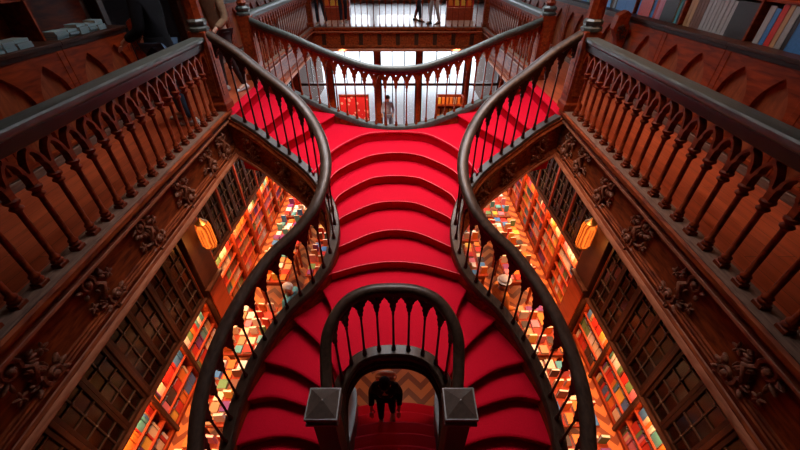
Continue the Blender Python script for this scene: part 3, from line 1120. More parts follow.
def bookcase(s, y0, y1, idx):
    near = idx < 4
    CORN = CORNS[near]
    t = thing('bookcase', (s * 3.9, (y0 + y1) / 2, 0), '%s tall glazed bookcase from the near end of the %s ground-floor wall' % (CASE_WORD[idx], SIDE[s]), 'bookcase',
              'tall bookcases along the ground-floor walls')

    def bx(mb, xa, xb, ya, yb, za, zb):
        xx = sorted((s * xa, s * xb))
        mb.box(xx[0], xx[1], ya, yb, za, zb)
    b = MB()
    top = 3.55
    bx(b, WX, 4.1, y0 + .003, y0 + .04, 0, top); bx(b, WX, 4.1, y1 - .04, y1 - .003, 0, top)
    bx(b, 4.06, 4.1, y0 + .003, y1 - .003, 0, top)
    bx(b, WX, 4.1, y0 + .003, y1 - .003, 0, .07); bx(b, WX, 4.1, y0 + .003, y1 - .003, top - .12, top)
    b.build('carcass', M['wood'], t, None)
    for z in ROWS[near][1:]:
        h = MB(); bx(h, WX + .01, 4.06, y0 + .04, y1 - .04, z - .025, z); h.build('shelf', M['wood_red'], t, None)
    h = MB(); bx(h, WX + .03, 4.06, y0 + .04, y1 - .04, CORN, CORN + .03); h.build('shelf', M['wood_dark'], t, None)
    for z in (2.1, 2.65, 3.1):
        h = MB(); bx(h, WX + .06, 4.06, y0 + .04, y1 - .04, z - .02, z); h.build('shelf', M['wood_dark'], t, None)
    c = MB()
    bx(c, WX - .07, WX + .03, y0, y1, CORN, CORN + .04)
    c.build('cornice', M['wood_dark'], t, None, .006)
    p = MB()
    bx(p, WX - .04, WX + .02, y0 - .03, y0 + .03, 0, top)
    p.build('pilaster', M['wood_dark'] if near else M['wood_red'], t, None, .006)
    ym = (y0 + y1) / 2
    for ya, yb in ((y0 + .04, ym - .003), (ym + .003, y1 - .04)):
        d = MB()
        za, zb = CORN + .06, top - .14
        fw = .045
        out = [(ya, za), (yb, za), (yb, zb), (ya, zb)]
        hol = [(ya + fw, za + fw), (yb - fw, za + fw), (yb - fw, zb - fw), (ya + fw, zb - fw)]
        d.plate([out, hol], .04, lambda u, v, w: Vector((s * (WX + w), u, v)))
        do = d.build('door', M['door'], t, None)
        l = MB()
        ymm = (ya + yb) / 2
        bx(l, WX - .008, WX + .01, ymm - .009, ymm + .009, za + fw, zb - fw)
        n = 8 if near else 7
        for i in range(1, n):
            z = za + (zb - za) * i / n
            bx(l, WX - .008, WX + .01, ya + fw, yb - fw, z - .009, z + .009)
            l.ball((s * (WX - .01), ymm, z), .02, 6, 4)
        l.build('lattice', M['lead'], do, None)
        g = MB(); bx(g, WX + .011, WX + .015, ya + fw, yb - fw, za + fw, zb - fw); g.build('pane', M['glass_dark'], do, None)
    lamp = bpy.data.lights.new('shelf_light', 'AREA')
    lamp.shape = 'RECTANGLE'
    lamp.size, lamp.size_y = .05, .85
    lamp.energy = SHELFL * (1.0 if near else 1.6)
    lamp.color = (1.0, .42, .17)
    lo = bpy.data.objects.new('shelf_light', lamp)
    COL.objects.link(lo)
    lo.location = (s * (WX - .05), ym, CORN - .03)
    lo.rotation_euler = (0, -s * math.radians(24), 0)
    return t


SHELFL = 7
for s in (-1, 1):
    for i, (y0, y1) in enumerate(BOUNDS):
        bookcase(s, y0, y1, i)
        near = i < 4
        for r, z in enumerate(ROWS[near]):
            y = y0 + .05
            rnd = random.Random(i * 31 + r * 7 + (s + 1) * 100)
            rowname = 'of the %s shelf, %s ground-floor wall' % (SHELF_WORD[r], SIDE[s])
            run = rnd.choice(WARM)
            while True:
                faceout = rnd.random() < (.25 if near else .42)
                if rnd.random() < .55:
                    run = rnd.choice(WARM)
                if faceout:
                    w = rnd.uniform(.11, .16); th = rnd.uniform(.02, .04)
                else:
                    w = rnd.uniform(.022, .05); th = rnd.uniform(.14, .19)
                if y + w > y1 - .05:
                    break
                h = rnd.uniform(.19, .24)
                if faceout:
                    loc, size, rot = (s * (WX + .06), y + w / 2, z), (w, th, h), (0, 0, PI / 2)
                else:
                    loc, size, rot = (s * (WX + .04 + th / 2), y + w / 2, z), (th, w * .97, h), (0, 0, 0 if s < 0 else PI)
                book(run, loc, size, rot, rowname, 'books on the lit shelves of the ground-floor walls', 'face-out book' if faceout else 'book')
                y += w + (.012 if faceout else .002)
    # pier with the amber lantern
    yc = 4.925
    t = thing('wall_pier', (s * 3.9, yc, 0), 'red panelled pier between the bookcases on the %s ground-floor wall, under the amber lantern' % SIDE[s], 'pier')
    b = MB(); xs = sorted((s * 3.62, s * 4.1)); b.box(xs[0], xs[1], 4.64, 5.21, 0, 3.55); b.build('body', M['wood_dark'], t, None, .01)
    b = MB()
    xs = sorted((s * 3.60, s * 3.62)); b.box(xs[0], xs[1], 4.68, 5.17, .12, 1.24)
    b.build('raised_panel', M['wood_red'], t, None, .008)
    b = MB(); xs = sorted((s * 3.55, s * 3.64)); b.box(xs[0], xs[1], 4.62, 5.23, 1.26, 1.33); b.build('moulding', M['wood_dark'], t, None, .008)
    lx, lz = s * 3.46, CZ - 4.2
    lt = thing('wall_lantern', (lx, 5.05, lz), 'glowing amber ribbed lantern on the pier of the %s ground-floor wall' % SIDE[s], 'lamp')
    b = MB()
    b.lathe((lx, 5.05, lz), [(.03, -.17), (.07, -.16), (.11, -.14), (.11, -.12), (.08, -.11)], 10);     b.tube([(lx + s * .16, 5.05, lz + .1), (lx + s * .1, 5.05, lz - .06), (lx, 5.05, lz - .02)], .014, 6)
    b.build('frame', M['brass'], lt, 40)
    b = MB(); b.lathe((lx, 5.05, lz + .40), [(.10, 0), (.11, .02), (.06, .06), (.015, .12)], 10); b.build('cap', M['brass'], lt, 40)
    b = MB()
    n = 24
    rows = []
    for zz, rr in ((-.12, .09), (-.05, .12), (.32, .12), (.40, .10)):
        rows.append([Vector((lx + rr * (1 + (.1 if k % 2 else 0)) * math.cos(2 * PI * k / n), 5.05 + rr * (1 + (.1 if k % 2 else 0)) * math.sin(2 * PI * k / n), lz + zz)) for k in range(n)])
    b.ring_rows(rows)
    b.build('shade', M['amber'], lt, None)

# ================================================================== DISPLAY TABLES
def table(x, y, w, l, idx, s, lbl):
    t = thing('display_table', (x, y, 0), lbl, 'table', 'display tables on the ground floor')
    b = MB(); b.box(x - w / 2, x + w / 2, y - l / 2, y + l / 2, .74, .78); b.build('tabletop', M['wood_red'], t, None, .008)
    b = MB(); b.box(x - w / 2 + .05, x + w / 2 - .05, y - l / 2 + .05, y + l / 2 - .05, .62, .74); b.build('apron', M['wood_red'], t, None)
    lm = None
    for dx in (-1, 1):
        for dy in (-1, 1):
            q = (x + dx * (w / 2 - .08), y + dy * (l / 2 - .08), 0)
            if lm is None:
                g = MB(); g.lathe((0, 0, 0), [(.03, 0), (.04, .05), (.025, .1), (.035, .3), (.045, .5), (.03, .58), (.04, .62)], 8)
                lm = g.mesh('table_leg', M['wood_red'], smooth=40)
            inst('leg', lm, q, t)
    return t


TABLES = []
for s in (-1, 1):
    for i, y in enumerate((1.75, 2.95, 4.15, 5.9, 7.1, 8.3, 9.5, 10.7)):
        TABLES.append((s, s * 2.72, y, .7, 1.08, i, 'aisle'))
    for i, y in enumerate((6.1, 7.3, 8.5, 9.7)):
        TABLES.append((s, s * 1.62, y, .8, 1.1, i, 'inner'))
for s, x, y, w, l, i, k in TABLES:
    wall = 'on the %s %s table, %s row' % (CASE_WORD[i], SIDE[s], k)
    table(x, y, w, l, i, s, 'wooden book table, %s from the near end of the %s %s row' % (CASE_WORD[i], SIDE[s], k))
    rnd = random.Random(int(y * 10) + (s + 1) * 77 + len(k))
    nx, ny = 4, 6
    for a in range(nx):
        for c in range(ny):
            bxp = x - w / 2 + w * (a + .5) / nx
            byp = y - l / 2 + l * (c + .5) / ny
            z = .781
            bw, bl, bt = rnd.uniform(.11, .15), rnd.uniform(.14, .165), rnd.uniform(.025, .09)
            col = rnd.choice(WARM)
            if rnd.random() < .62:
                book(col, (bxp, byp + bl / 2, z + bt / 2), (bw, bt, bl), (PI / 2, 0, 0), wall, 'books lying on the display tables', 'book lying')
            else:
                book(col, (bxp, byp, z), (bw, min(bt, .04), bl * 1.3), (0, 0, rnd.uniform(-.12, .12)), wall,
                     'books standing on the display tables', 'book standing')

# ================================================================== GALLERY COUNTERS
def counter(s, y0, y1, idx):
    X0 = 4.0
    t = thing('book_counter', (s * 4.2, (y0 + y1) / 2, GZ), '%s panelled counter from the near end of the %s gallery wall, with pointed arches' % (CASE_WORD[idx], SIDE[s]),
              'cabinet', 'panelled counters along the gallery walls')

    def bx(mb, xa, xb, ya, yb, za, zb):
        xx = sorted((s * xa, s * xb)); mb.box(xx[0], xx[1], ya, yb, za, zb)
    b = MB(); bx(b, X0 + .03, 4.48, y0 + .005, y1 - .005, GZ, GZ + 1.12); b.build('body', M['recess'], t, None)
    b = MB(); bx(b, X0 - .03, X0 + .03, y0 + .002, y1 - .002, GZ, GZ + .09); bx(b, X0 - .01, X0 + .03, y0 + .002, y1 - .002, GZ + .09, GZ + .12)
    b.build('plinth', M['ledge'], t, None, .006)
    b = MB(); bx(b, X0 - .07, 4.48, y0, y1, GZ + 1.15, GZ + 1.19); bx(b, X0 - .04, 4.48, y0, y1, GZ + 1.10, GZ + 1.15); b.build('worktop', M['wood_dark'], t, None, .006)
    for pa, pb_ in ((y0 + .002, y0 + .09), (y1 - .09, y1 - .002)):
        b = MB(); bx(b, X0 - .035, X0 + .03, pa, pb_, GZ + .12, GZ + 1.10)
        b.build('pilaster', M['wood'], t, None, .006)
    # two pointed arches cut in the front board
    a = MB()
    zb, zt = GZ + .12, GZ + 1.10
    ya, yb = y0 + .09, y1 - .09
    out = [(ya, zb), (yb, zb), (yb, zt), (ya, zt)]
    holes = []
    wv = (yb - ya) / 2
    for k in range(2):
        c0 = ya + wv * (k + .5)
        hw = wv * .40
        h = [(c0 + hw, zb + .04)]
        for j in range(9):
            tt = j / 8
            h.append((c0 + hw * (1 - tt ** 1.7), zb + .52 + .36 * tt ** .85 * (1 if True else 0)))
        for j in range(7, -1, -1):
            tt = j / 8
            h.append((c0 - hw * (1 - tt ** 1.7), zb + .52 + .36 * tt ** .85))
        h.append((c0 - hw, zb + .04))
        holes.append(h)
    a.plate([out] + holes, .055, lambda u, v, w: Vector((s * (X0 + w), u, v)))
    a.build('arched_front', M['wood'], t, None)
    # shelving over the counter
    u = MB()
    top = GZ + 3.3
    bx(u, 4.12, 4.48, y0 + .002, y0 + .035, GZ + 1.19, top); bx(u, 4.45, 4.48, y0, y1, GZ + 1.19, top)
    for z in (1.62, 2.05, 2.5, 2.9, 3.27):
        bx(u, 4.14, 4.46, y0 + .035, y1, GZ + z - .03, GZ + z)
    u.build('shelving', M['wood'], t, None, .004)
    return t


CB = [.9 + 1.25 * i for i in range(10)]
for s in (-1, 1):
    for i, y in enumerate(CB):
        if s < 0 and i in (4, 5):
            continue
        counter(s, y, y + 1.25, i if s > 0 or i < 4 else i - 2)
# scrolled bracket ends between counters
for s in (-1, 1):
    yb = 5.98 if s < 0 else 6.90
    b = MB()
    t = thing('scroll_bracket', (s * 3.9, yb, GZ), 'carved scroll bracket projecting beside the counters of the %s gallery' % SIDE[s], 'bracket')
    prof = [(3.99, GZ), (3.74, GZ), (3.72, GZ + .25), (3.78, GZ + .5), (3.86, GZ + .7), (3.8, GZ + .86), (3.7, GZ + 1.0), (3.72, GZ + 1.2), (3.85, GZ + 1.27), (3.925, GZ + 1.22),
            (3.925, GZ + 1.08), (3.955, GZ + 1.05), (3.955, GZ + .14), (3.965, GZ + .1)]
    b.plate([prof], .16, lambda u, v, w: Vector((s * u, yb + w, v)))
    b.build('body', M['wood'], t, None, .006)
    b = MB()
    for k, (zz, sc) in enumerate(((.95, .8), (.5, .8))):
        for sg in (-1, 1):
            carved_scroll(b, (s * 3.84, yb + sg * .085, GZ + zz), (s, 0, 0), (0, 0, 1), (0, sg, 0), sc * .62, 40 + k)
    b.build('carved_scroll', M['wood_dark'], t, 60)

# doorway between the left counters, its darkness painted as a near-black sheet
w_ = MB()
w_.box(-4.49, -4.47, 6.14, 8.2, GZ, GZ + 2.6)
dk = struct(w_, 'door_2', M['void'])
b = MB()
for ya, yb in ((6.02, 6.14), (8.2, 8.35)):
    b.box(-4.49, -4.3, ya, yb, GZ, GZ + 2.8)
b.box(-4.49, -4.3, 6.14, 8.2, GZ + 2.6, GZ + 2.8)
b.build('door_frame', M['wood_dark'], dk, None, .01)
# flat stacks of pale books on the left counter, upright books on the right
rnd = random.Random(5)
for y0, y1 in ((2.5, 3.36), (3.46, 4.62), (4.72, 5.84)):
    y = y0
    while y < y1 - .25:
        bl = rnd.uniform(.13, .19)
        z = GZ + 1.191
        for j in range(rnd.choice((3, 3, 4))):
            bt = rnd.uniform(.022, .034)
            book('pale_blue', (-4.07 - rnd.uniform(0, .03), y + bl, z + bt / 2), (.16, bt, bl), (PI / 2, 0, 0), 'on the left gallery counter',
                 'pale books piled on the left gallery counter', 'book lying')
            z += bt + .001
        y += bl + .02
SEQ = {2: 'tan brown', 3: 'F:blue teal teal teal teal'}
ROWSEQ = [(3.44, 'teal teal teal blue blue F:blue black'), (4.69, 'F:black grey grey grey grey grey grey grey brown'), (5.94, 'black teal F:black pink pink red blue F:red F:orange blue'),
          (7.19, 'F:blue F:blue black grey'), (8.44, 'cream tan grey white red cream tan brown')]
for y0, seq in ROWSEQ:
    y = y0
    more = [rnd.choice(['teal', 'blue', 'grey', 'black', 'brown', 'cream', 'red', 'F:blue', 'F:brown', 'purple', 'tan']) for _ in range(30)]
    for c in seq.split() + more:
        face = c.startswith('F:')
        c = c[2:] if face else c
        w = rnd.uniform(.26, .34) if face else rnd.uniform(.05, .085)
        h = rnd.uniform(.34, .40)
        if y + w > y0 + 1.2:
            if face:
                continue
            break
        if face:
            book(c, (4.15, y + w / 2, GZ + 1.191), (w, .03, h), (0, 0, PI / 2), 'on the right gallery counter', 'books standing on the right gallery counter', 'face-out book')
        else:
            book(c, (4.25, y + w / 2, GZ + 1.191), (.2, w, h), (0, 0, PI), 'on the right gallery counter', 'books standing on the right gallery counter', 'upright book')
        y += w + .005

# ================================================================== FRONT GALLERY DISPLAYS
for s in (-1, 1):
    x, y = s * 2.35, 15.9
    t = thing('display_cabinet', (x, y, GZ), 'red and yellow display cabinet standing on the %s of the far front gallery' % SIDE[s], 'cabinet')
    b = MB(); b.box(x - .5, x + .5, y - .25, y + .25, GZ, GZ + .42); b.build('base', M['wood_red'], t, None, .01)
    b = MB(); b.box(x - .5, x + .5, y - .2, y + .25, GZ + .42, GZ + .95); b.build('body', M['cover_red'], t, None, .01)
    for k in range(4):
        b = MB(); xx = x - .36 + k * .24; b.box(xx - .09, xx + .09, y - .235, y - .2, GZ + .48, GZ + .78)
        b.build('front_panel', M['cover_yellow'] if k in (1, 2) else M['cover_orange'], t, None, .006)
# ground-floor displays near the entrance
t = thing('display_screen', (-1.75, 14.2, 0), 'red and white patterned standing screen left of the bright entrance', 'screen')
b = MB(); b.box(-2.3, -1.2, 14.18, 14.22, .45, 2.0); b.build('panel', M['damask'], t, None)
b = MB(); b.box(-2.34, -2.3, 14.15, 14.25, 0, 2.05); b.box(-1.2, -1.16, 14.15, 14.25, 0, 2.05); b.box(-2.34, -1.16, 14.15, 14.25, 2.0, 2.05); b.build('frame', M['wood'], t, None)
t = thing('display_shelf', (2.0, 14.2, 0), 'orange lit wooden shelf stand right of the bright entrance', 'shelf')
b = MB(); b.box(1.5, 1.55, 14.0, 14.4, 0, 2.0); b.box(2.5, 2.55, 14.0, 14.4, 0, 2.0); b.box(1.55, 2.5, 14.37, 14.4, 0, 2.0); b.build('carcass', M['wood'], t, None)
for z in (.3, .75, 1.2, 1.65):
    b = MB(); b.box(1.55, 2.5, 14.02, 14.37, z, z + .03); b.build('shelf', M['wood'], t, None)
yy = 0
for z in (.33, .78, 1.23, 1.68):
    for k in range(6):
        book(rnd.choice(['orange', 'tan', 'cream', 'orange', 'yellow']), (1.63 + k * .155, 14.2, z), (.03, .11, .26), (0, 0, -PI / 2),
             'of the shelf stand right of the entrance', 'books on the shelf stand by the entrance', 'book', 'from the bottom')


# ================================================================== PEOPLE
def skin_mesh(name, verts, edges, rad, mat, levels=2):
    me = bpy.data.meshes.new(name)
    me.from_pydata([tuple(v) for v in verts], edges, [])
    o = bpy.data.objects.new(name, me)
    COL.objects.link(o)
    o.modifiers.new('s', 'SKIN')
    for i, r in enumerate(rad):
        sv = me.skin_vertices[0].data[i]
        sv.radius = r if hasattr(r, '__len__') else (r, r)
        sv.use_root = i == 0
    sub = o.modifiers.new('d', 'SUBSURF')
    sub.levels = sub.render_levels = levels
    dg = bpy.context.evaluated_depsgraph_get()
    m2 = bpy.data.meshes.new_from_object(o.evaluated_get(dg))
    bpy.data.objects.remove(o)
    m2.name = name
    m2.materials.clear()
    m2.materials.append(mat)
    for p in m2.polygons:
        p.use_smooth = True
    return m2


def cloth(name, c):
    return principled(name, tuple(v * .8 for v in c), tuple(min(1, v * 1.15) for v in c), .92, (4, 4, 4), bump=.15, spec=.12)


def person(x, y, z, face, h, top, legs, hair, label, lean=0.0, stride=.12, shoe=(.5, .5, .5), bend=.25, longhair=False, hat=None, coat=False):
    k = h / 1.72
    t = thing('person', (x, y, z), label, 'person')
    t.rotation_euler = (0, 0, face)
    a = lean

    def up(px, py, pz):   # lean the trunk forward about the hips
        dz = pz - .95
        return Vector((px, py + dz * math.sin(a), .95 + dz * math.cos(a))) * k if dz > 0 else Vector((px, py, pz)) * k
    J = {}
    J['pel'] = up(0, 0, .95); J['wai'] = up(0, .0, 1.12); J['che'] = up(0, .0, 1.32); J['nec'] = up(0, -.005, 1.47); J['nk2'] = up(0, .01, 1.53)
    J['hd1'] = up(0, .03, 1.60); J['hd2'] = up(0, .025, 1.665)
    for sg, n in ((-1, 'l'), (1, 'r')):
        J['sh' + n] = up(sg * .175, 0, 1.41); J['el' + n] = up(sg * .235, .02, 1.14); J['wr' + n] = up(sg * .225, .02 + bend * .8, .95 + bend * .35)
        J['pa' + n] = up(sg * .22, .06 + bend * .95, .89 + bend * .36)
        J['hi' + n] = Vector((sg * .09, 0, .90)) * k; J['kn' + n] = Vector((sg * .1, .03 + sg * stride * .5, .49)) * k
        J['an' + n] = Vector((sg * .105, -.03 + sg * stride, .09)) * k; J['to' + n] = Vector((sg * .12, .13 + sg * stride, .035)) * k
    names = list(J)
    ix = {n: i for i, n in enumerate(names)}
    R = dict(pel=.125, wai=(.125, .10), che=(.15, .11), nec=.065, nk2=.055, hd1=(.082, .098), hd2=(.075, .09))
    for n in 'lr':
        R.update({'sh' + n: .062, 'el' + n: .043, 'wr' + n: .03, 'pa' + n: (.036, .02), 'hi' + n: .085, 'kn' + n: .058, 'an' + n: .04, 'to' + n: .036})
    E = [('pel', 'wai'), ('wai', 'che'), ('che', 'nec'), ('nec', 'nk2'), ('nk2', 'hd1'), ('hd1', 'hd2')]
    for n in 'lr':
        E += [('che', 'sh' + n), ('sh' + n, 'el' + n), ('el' + n, 'wr' + n), ('wr' + n, 'pa' + n), ('pel', 'hi' + n), ('hi' + n, 'kn' + n), ('kn' + n, 'an' + n), ('an' + n, 'to' + n)]

    def sk(nm, keep, mat, grow, levels=2):
        nn = [q for q in names if q in keep]
        ii = {q: i for i, q in enumerate(nn)}
        rad = []
        for q in nn:
            r = R[q]
            r = (r, r) if not hasattr(r, '__len__') else r
            rad.append(tuple((v + grow) * k for v in r))
        ed = [(ii[p], ii[q]) for p, q in E if p in ii and q in ii]
        me = skin_mesh(nm, [J[q] for q in nn], ed, rad, mat, levels)
        o = bpy.data.objects.new(nm, me)
        COL.objects.link(o)
        o.parent = t
        return o, me
    bo, bme = sk('body', names, M['skin'], 0)
    ex = MB()
    for sg, n in ((-1, 'l'), (1, 'r')):     # fingers and thumb
        w, p = J['wr' + n], J['pa' + n]
        d = (p - w).normalized()
        side = Vector((1, 0, 0))
        for f_, ln in enumerate((.065, .078, .072, .055)):
            b0 = p + side * ((f_ - 1.5) * .017 * k)
            ex.tube([b0, b0 + d * ln * .55 * k, b0 + d * ln * k + Vector((0, 0, -.02 * k))], [.0085 * k, .008 * k, .006 * k], 6)
        b0 = w.lerp(p, .4) - side * sg * .02 * k
        ex.tube([b0, b0 - side * sg * .028 * k + d * .03 * k, b0 - side * sg * .03 * k + d * .062 * k], [.011 * k, .0095 * k, .007 * k], 6)
    fw = Vector((0, math.cos(a), -math.sin(a)))
    hc = J['hd1'].lerp(J['hd2'], .45)
    ex.ball(hc + fw * .105 * k + Vector((0, 0, -.015 * k)), (.014 * k, .02 * k, .022 * k), 6, 5)
    for sg in (-1, 1):
        ex.ball(hc + Vector((sg * .085 * k, -.005 * k, -.01 * k)), (.012 * k, .02 * k, .03 * k), 6, 5)
    ex.tube([hc + fw * .095 * k + Vector((sx * k, 0, -.055 * k)) for sx in (-.025, 0, .025)], .006 * k, 5)
    fme = ex.mesh('face', M['skin'], smooth=60)
    # join fingers and face into the body mesh
    bm = bmesh.new(); bm.from_mesh(bme); bm.from_mesh(fme)
    ey = MB()
    for sg in (-1, 1):
        ey.ball(hc + fw * .088 * k + Vector((sg * .032 * k, 0, .01 * k)), .011 * k, 6, 5)
    eme = ey.mesh('eyes', M['cover_black'], smooth=60)
    n0 = len(bm.faces)
    bm.from_mesh(eme)
    bm.faces.ensure_lookup_table()
    for fc in bm.faces[n0:]:
        fc.material_index = 1
        fc.smooth = True
    bm.to_mesh(bme); bm.free()
    bme.materials.append(M['cover_black'])
    # clothing
    sk('trousers', ['pel', 'hil', 'hir', 'knl', 'knr', 'anl', 'anr'], cloth('trouser_cloth', legs), .014)
    up_keep = ['pel', 'wai', 'che', 'nec', 'shl', 'shr', 'ell', 'elr', 'wrl', 'wrr']
    ro = R['pel']
    R['pel'] = .15 if coat else .135
    sk('jacket' if coat else 'top', up_keep, cloth('top_cloth', top), .018)
    if coat:
        sm = MB()
        rows = []
        for zz, rx, ry in ((1.05, .16, .13), (.9, .185, .15), (.7, .20, .165), (.52, .215, .18)):
            rows.append([Vector((rx * math.cos(2 * PI * i / 20) * k, ry * math.sin(2 * PI * i / 20) * k, zz * k)) for i in range(20)])
        sm.ring_rows(rows)
        me = sm.mesh('coat_skirt', bpy.data.materials.get('top_cloth') and cloth('coat_cloth', top), smooth=60)
        o = bpy.data.objects.new('coat_skirt', me); COL.objects.link(o); o.parent = t
    R['pel'] = ro
    for sg, n in ((-1, 'l'), (1, 'r')):
        s_ = MB()
        an, to = J['an' + n], J['to' + n]
        rows = []
        for f_, w_, hh in ((-.07, .03, .07), (-.04, .042, .10), (.03, .042, .09), (.1, .048, .06), (.16, .044, .045), (.2, .02, .03)):
            rows.append([Vector((an.x + w_ * k * math.cos(2 * PI * i / 10), an.y + f_ * k, max(0, hh * k * (.5 + .55 * math.sin(2 * PI * i / 10))))) for i in range(10)])
        s_.ring_rows(rows)
        me = s_.mesh('shoe', cloth('shoe_leather', shoe), smooth=60)
        o = bpy.data.objects.new('shoe', me); COL.objects.link(o); o.parent = t
    hr = MB()
    hr.ball(hc + Vector((0, -.018, .028)) * k, (.098 * k, .112 * k, .098 * k), 14, 9)
    if longhair:
        hr.ball(hc + Vector((0, -.06, -.09)) * k, (.095 * k, .07 * k, .16 * k), 12, 8)
    me = hr.mesh('hair', cloth('hair_strands', hair), smooth=80)
    o = bpy.data.objects.new('hair', me); COL.objects.link(o); o.parent = t
    if hat:
        ht = MB()
        ht.lathe(hc + Vector((0, -.01, .05)) * k, [(.135 * k, 0), (.14 * k, .012 * k), (.11 * k, .02 * k), (.105 * k, .06 * k), (.07 * k, .09 * k), (.01, .1 * k)], 16)
        me = ht.mesh('hat', cloth('hat_cloth', hat), smooth=40)
        o = bpy.data.objects.new('hat', me); COL.objects.link(o); o.parent = t
    return t


person(-2.98, 6.75, GZ, PI * .85, 1.76, (.20, .12, .07), (.035, .03, .03), (.05, .03, .02), 'person in an olive brown jacket with back turned, beside the left far newel post')
person(-3.12, 5.2, GZ, PI * .5, 1.9, (.006, .006, .008), (.05, .09, .15), (.02, .015, .012), 'person in a black coat and blue jeans at the left gallery counter', coat=True)
person(-2.72, 14.5, GZ, PI * .9, 1.7, (.05, .05, .06), (.03, .035, .05), (.04, .03, .02), 'person in dark trousers and pale shoes standing at the far left corner post', shoe=(.55, .55, .55))
person(-2.0, 15.0, GZ, PI * 1.1, 1.72, (.08, .05, .05), (.03, .03, .045), (.05, .04, .03), 'person in dark trousers and white shoes in front of the left display cabinet', shoe=(.75, .75, .75))
person(.75, 15.4, GZ, PI * 1.3, 1.68, (.2, .2, .22), (.03, .03, .04), (.1, .06, .03), 'person in black trousers walking along the far front gallery', stride=.2, shoe=(.05, .05, .05))
person(1.3, 14.7, GZ, PI * .7, 1.7, (.5, .5, .5), (.62, .6, .58), (.03, .02, .02), 'person in white trousers and dark shoes on the far front gallery', shoe=(.06, .06, .06))
person(-.14, 2.72, CZ - 4.59 - .181 * 8 + .002, PI, 1.5, (.012, .012, .016), (.02, .02, .03), (.01, .008, .008), 'dark haired person in black coming up the ground flight, seen through the stairwell',
       lean=.3, shoe=(.4, .4, .42), bend=.3, stride=.06)
hz = CZ - 4.59 - .181 * 8
b = MB()
b.ball((-.14, 2.86, hz + 1.02), (.17, .09, .11), 14, 8)
b.tube([(-.27, 2.84, hz + 1.06), (-.2, 2.72, hz + 1.26), (-.02, 2.70, hz + 1.27), (.0, 2.83, hz + 1.07)], .013, 6)
tag(b.build('shoulder_bag', M['cover_tan'], None, 60), 'tan bag on the back of the person in black on the ground flight', 'bag')
person(-1.98, 4.5, 0, PI * .4, 1.62, (.12, .42, .52), (.1, .1, .13), (.75, .68, .6), 'person in a turquoise top with white hair browsing the left book tables')
person(1.98, 4.6, 0, -PI * .4, 1.66, (.65, .22, .05), (.06, .05, .06), (.05, .03, .02), 'person in an orange top and white hat browsing the right book tables', hat=(.75, .72, .66))
person(1.35, 5.2, 0, PI * .2, 1.66, (.5, .33, .19), (.08, .07, .08), (.5, .32, .17), 'person in a tan coat with fair hair below the right upper flight', longhair=True)
person(-.45, 15.1, 0, PI, 1.72, (.3, .33, .42), (.15, .18, .26), (.05, .04, .03), 'person in blue grey clothes walking in through the bright entrance', stride=.2)

# ================================================================== LIGHT
def area(name, loc, size, sy, energy, col, target, spread=PI):
    l = bpy.data.lights.new(name, 'AREA')
    l.shape = 'RECTANGLE'
    l.size, l.size_y = size, sy
    l.energy = energy
    l.color = col
    l.spread = spread
    o = bpy.data.objects.new(name, l)
    COL.objects.link(o)
    o.location = loc
    d = Vector(target) - Vector(loc)
    o.rotation_euler = d.to_track_quat('-Z', 'Y').to_euler()
    return o


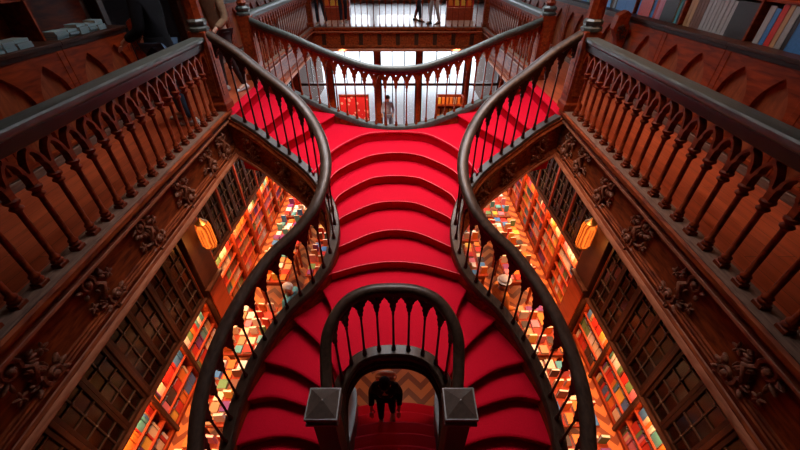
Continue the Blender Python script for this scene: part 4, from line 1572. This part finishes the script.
SKYLIGHT, DAYG, DAYU, SPOT, LAMP = 310, 420, 300, 500, 14
area('skylight_daylight', (0, 7.7, 9.7), 3.4, 7.0, SKYLIGHT, (1.0, .96, .92), (0, 7.7, 0), math.radians(84))
for s in (-1, 1):
    area('gallery_fill', (s * 3.35, 4.6, 9.3), .5, 8.0, (22, 75)[s > 0], (1.0, .45, .22), (s * 3.5, 4.6, 0), math.radians(80))  # unseen warm panels added above the galleries to redden floors and counters
area('entrance_daylight', (0, 16.2, 1.9), 8.0, 3.2, DAYG, (.92, .96, 1.0), (0, 0, 1.5))
area('upper_window_daylight', (0, 22.6, 6.8), 8.0, 3.6, DAYU, (.88, .94, 1.0), (0, 0, 4.5))
for s in (-1, 1):
    for y in (1.8, 3.0, 4.2, 5.05, 5.9, 7.1, 8.3, 9.5, 10.7):
        l = bpy.data.lights.new('added_spot', 'SPOT')  # unseen spots added under the gallery to light tables, shelves and piers
        l.energy = SPOT
        l.color = (1.0, .42, .17)
        l.spot_size = math.radians(56)
        l.spot_blend = .4
        l.shadow_soft_size = .06
        o = bpy.data.objects.new('added_spot', l)
        COL.objects.link(o)
        o.location = (s * (3.0 if y == 5.05 else 2.75 if y < 6 else 3.12), y, GZ - .34)
        o.rotation_euler = (0, 0, 0)
    l = bpy.data.lights.new('lantern_light', 'POINT')
    l.energy = LAMP
    l.color = (1.0, .3, .06)
    l.shadow_soft_size = .12
    o = bpy.data.objects.new('lantern_light', l)
    COL.objects.link(o)
    o.location = (s * 3.28, 5.05, CZ - 4.25)

for x, y, z, e in ((0, 3.75, 2.45, 55), (-1.9, 13.0, GZ - .35, 600), (2.0, 13.0, GZ - .35, 500), (-2.3, 14.6, 9.2, 420), (2.3, 14.6, 9.2, 420)):
    l = bpy.data.lights.new('added_spot', 'SPOT')  # unseen spots added to brighten the stairwell floor, entrance displays and far cabinets
    l.energy = e
    l.color = (1.0, .62, .38)
    l.spot_size = math.radians(60)
    l.shadow_soft_size = .08
    o = bpy.data.objects.new('added_spot', l)
    COL.objects.link(o)
    o.location = (x, y, z)
    o.rotation_euler = (math.radians(18 if y > 5 else 0), 0, 0)

w = bpy.data.worlds.new('sky')
SC.world = w
w.use_nodes = True
bg = w.node_tree.nodes['Background']
bg.inputs[0].default_value = (.86, .93, 1.0, 1)
bg.inputs[1].default_value = 4.5

# ================================================================== CAMERA
cam = bpy.data.cameras.new('camera')
cam.lens = 16
cam.sensor_width = 36
cam.clip_start = .05
co = bpy.data.objects.new('camera', cam)
COL.objects.link(co)
co.location = (.07, 0, CZ)
co.rotation_euler = (PI / 2 - math.radians(37.2), 0, 0)
SC.camera = co
settle_books(290)
SC.view_settings.view_transform = 'Standard'
SC.view_settings.look = 'None'
SC.view_settings.gamma = 1
SC.view_settings.use_curve_mapping = False
SC.view_settings.exposure = 0.0
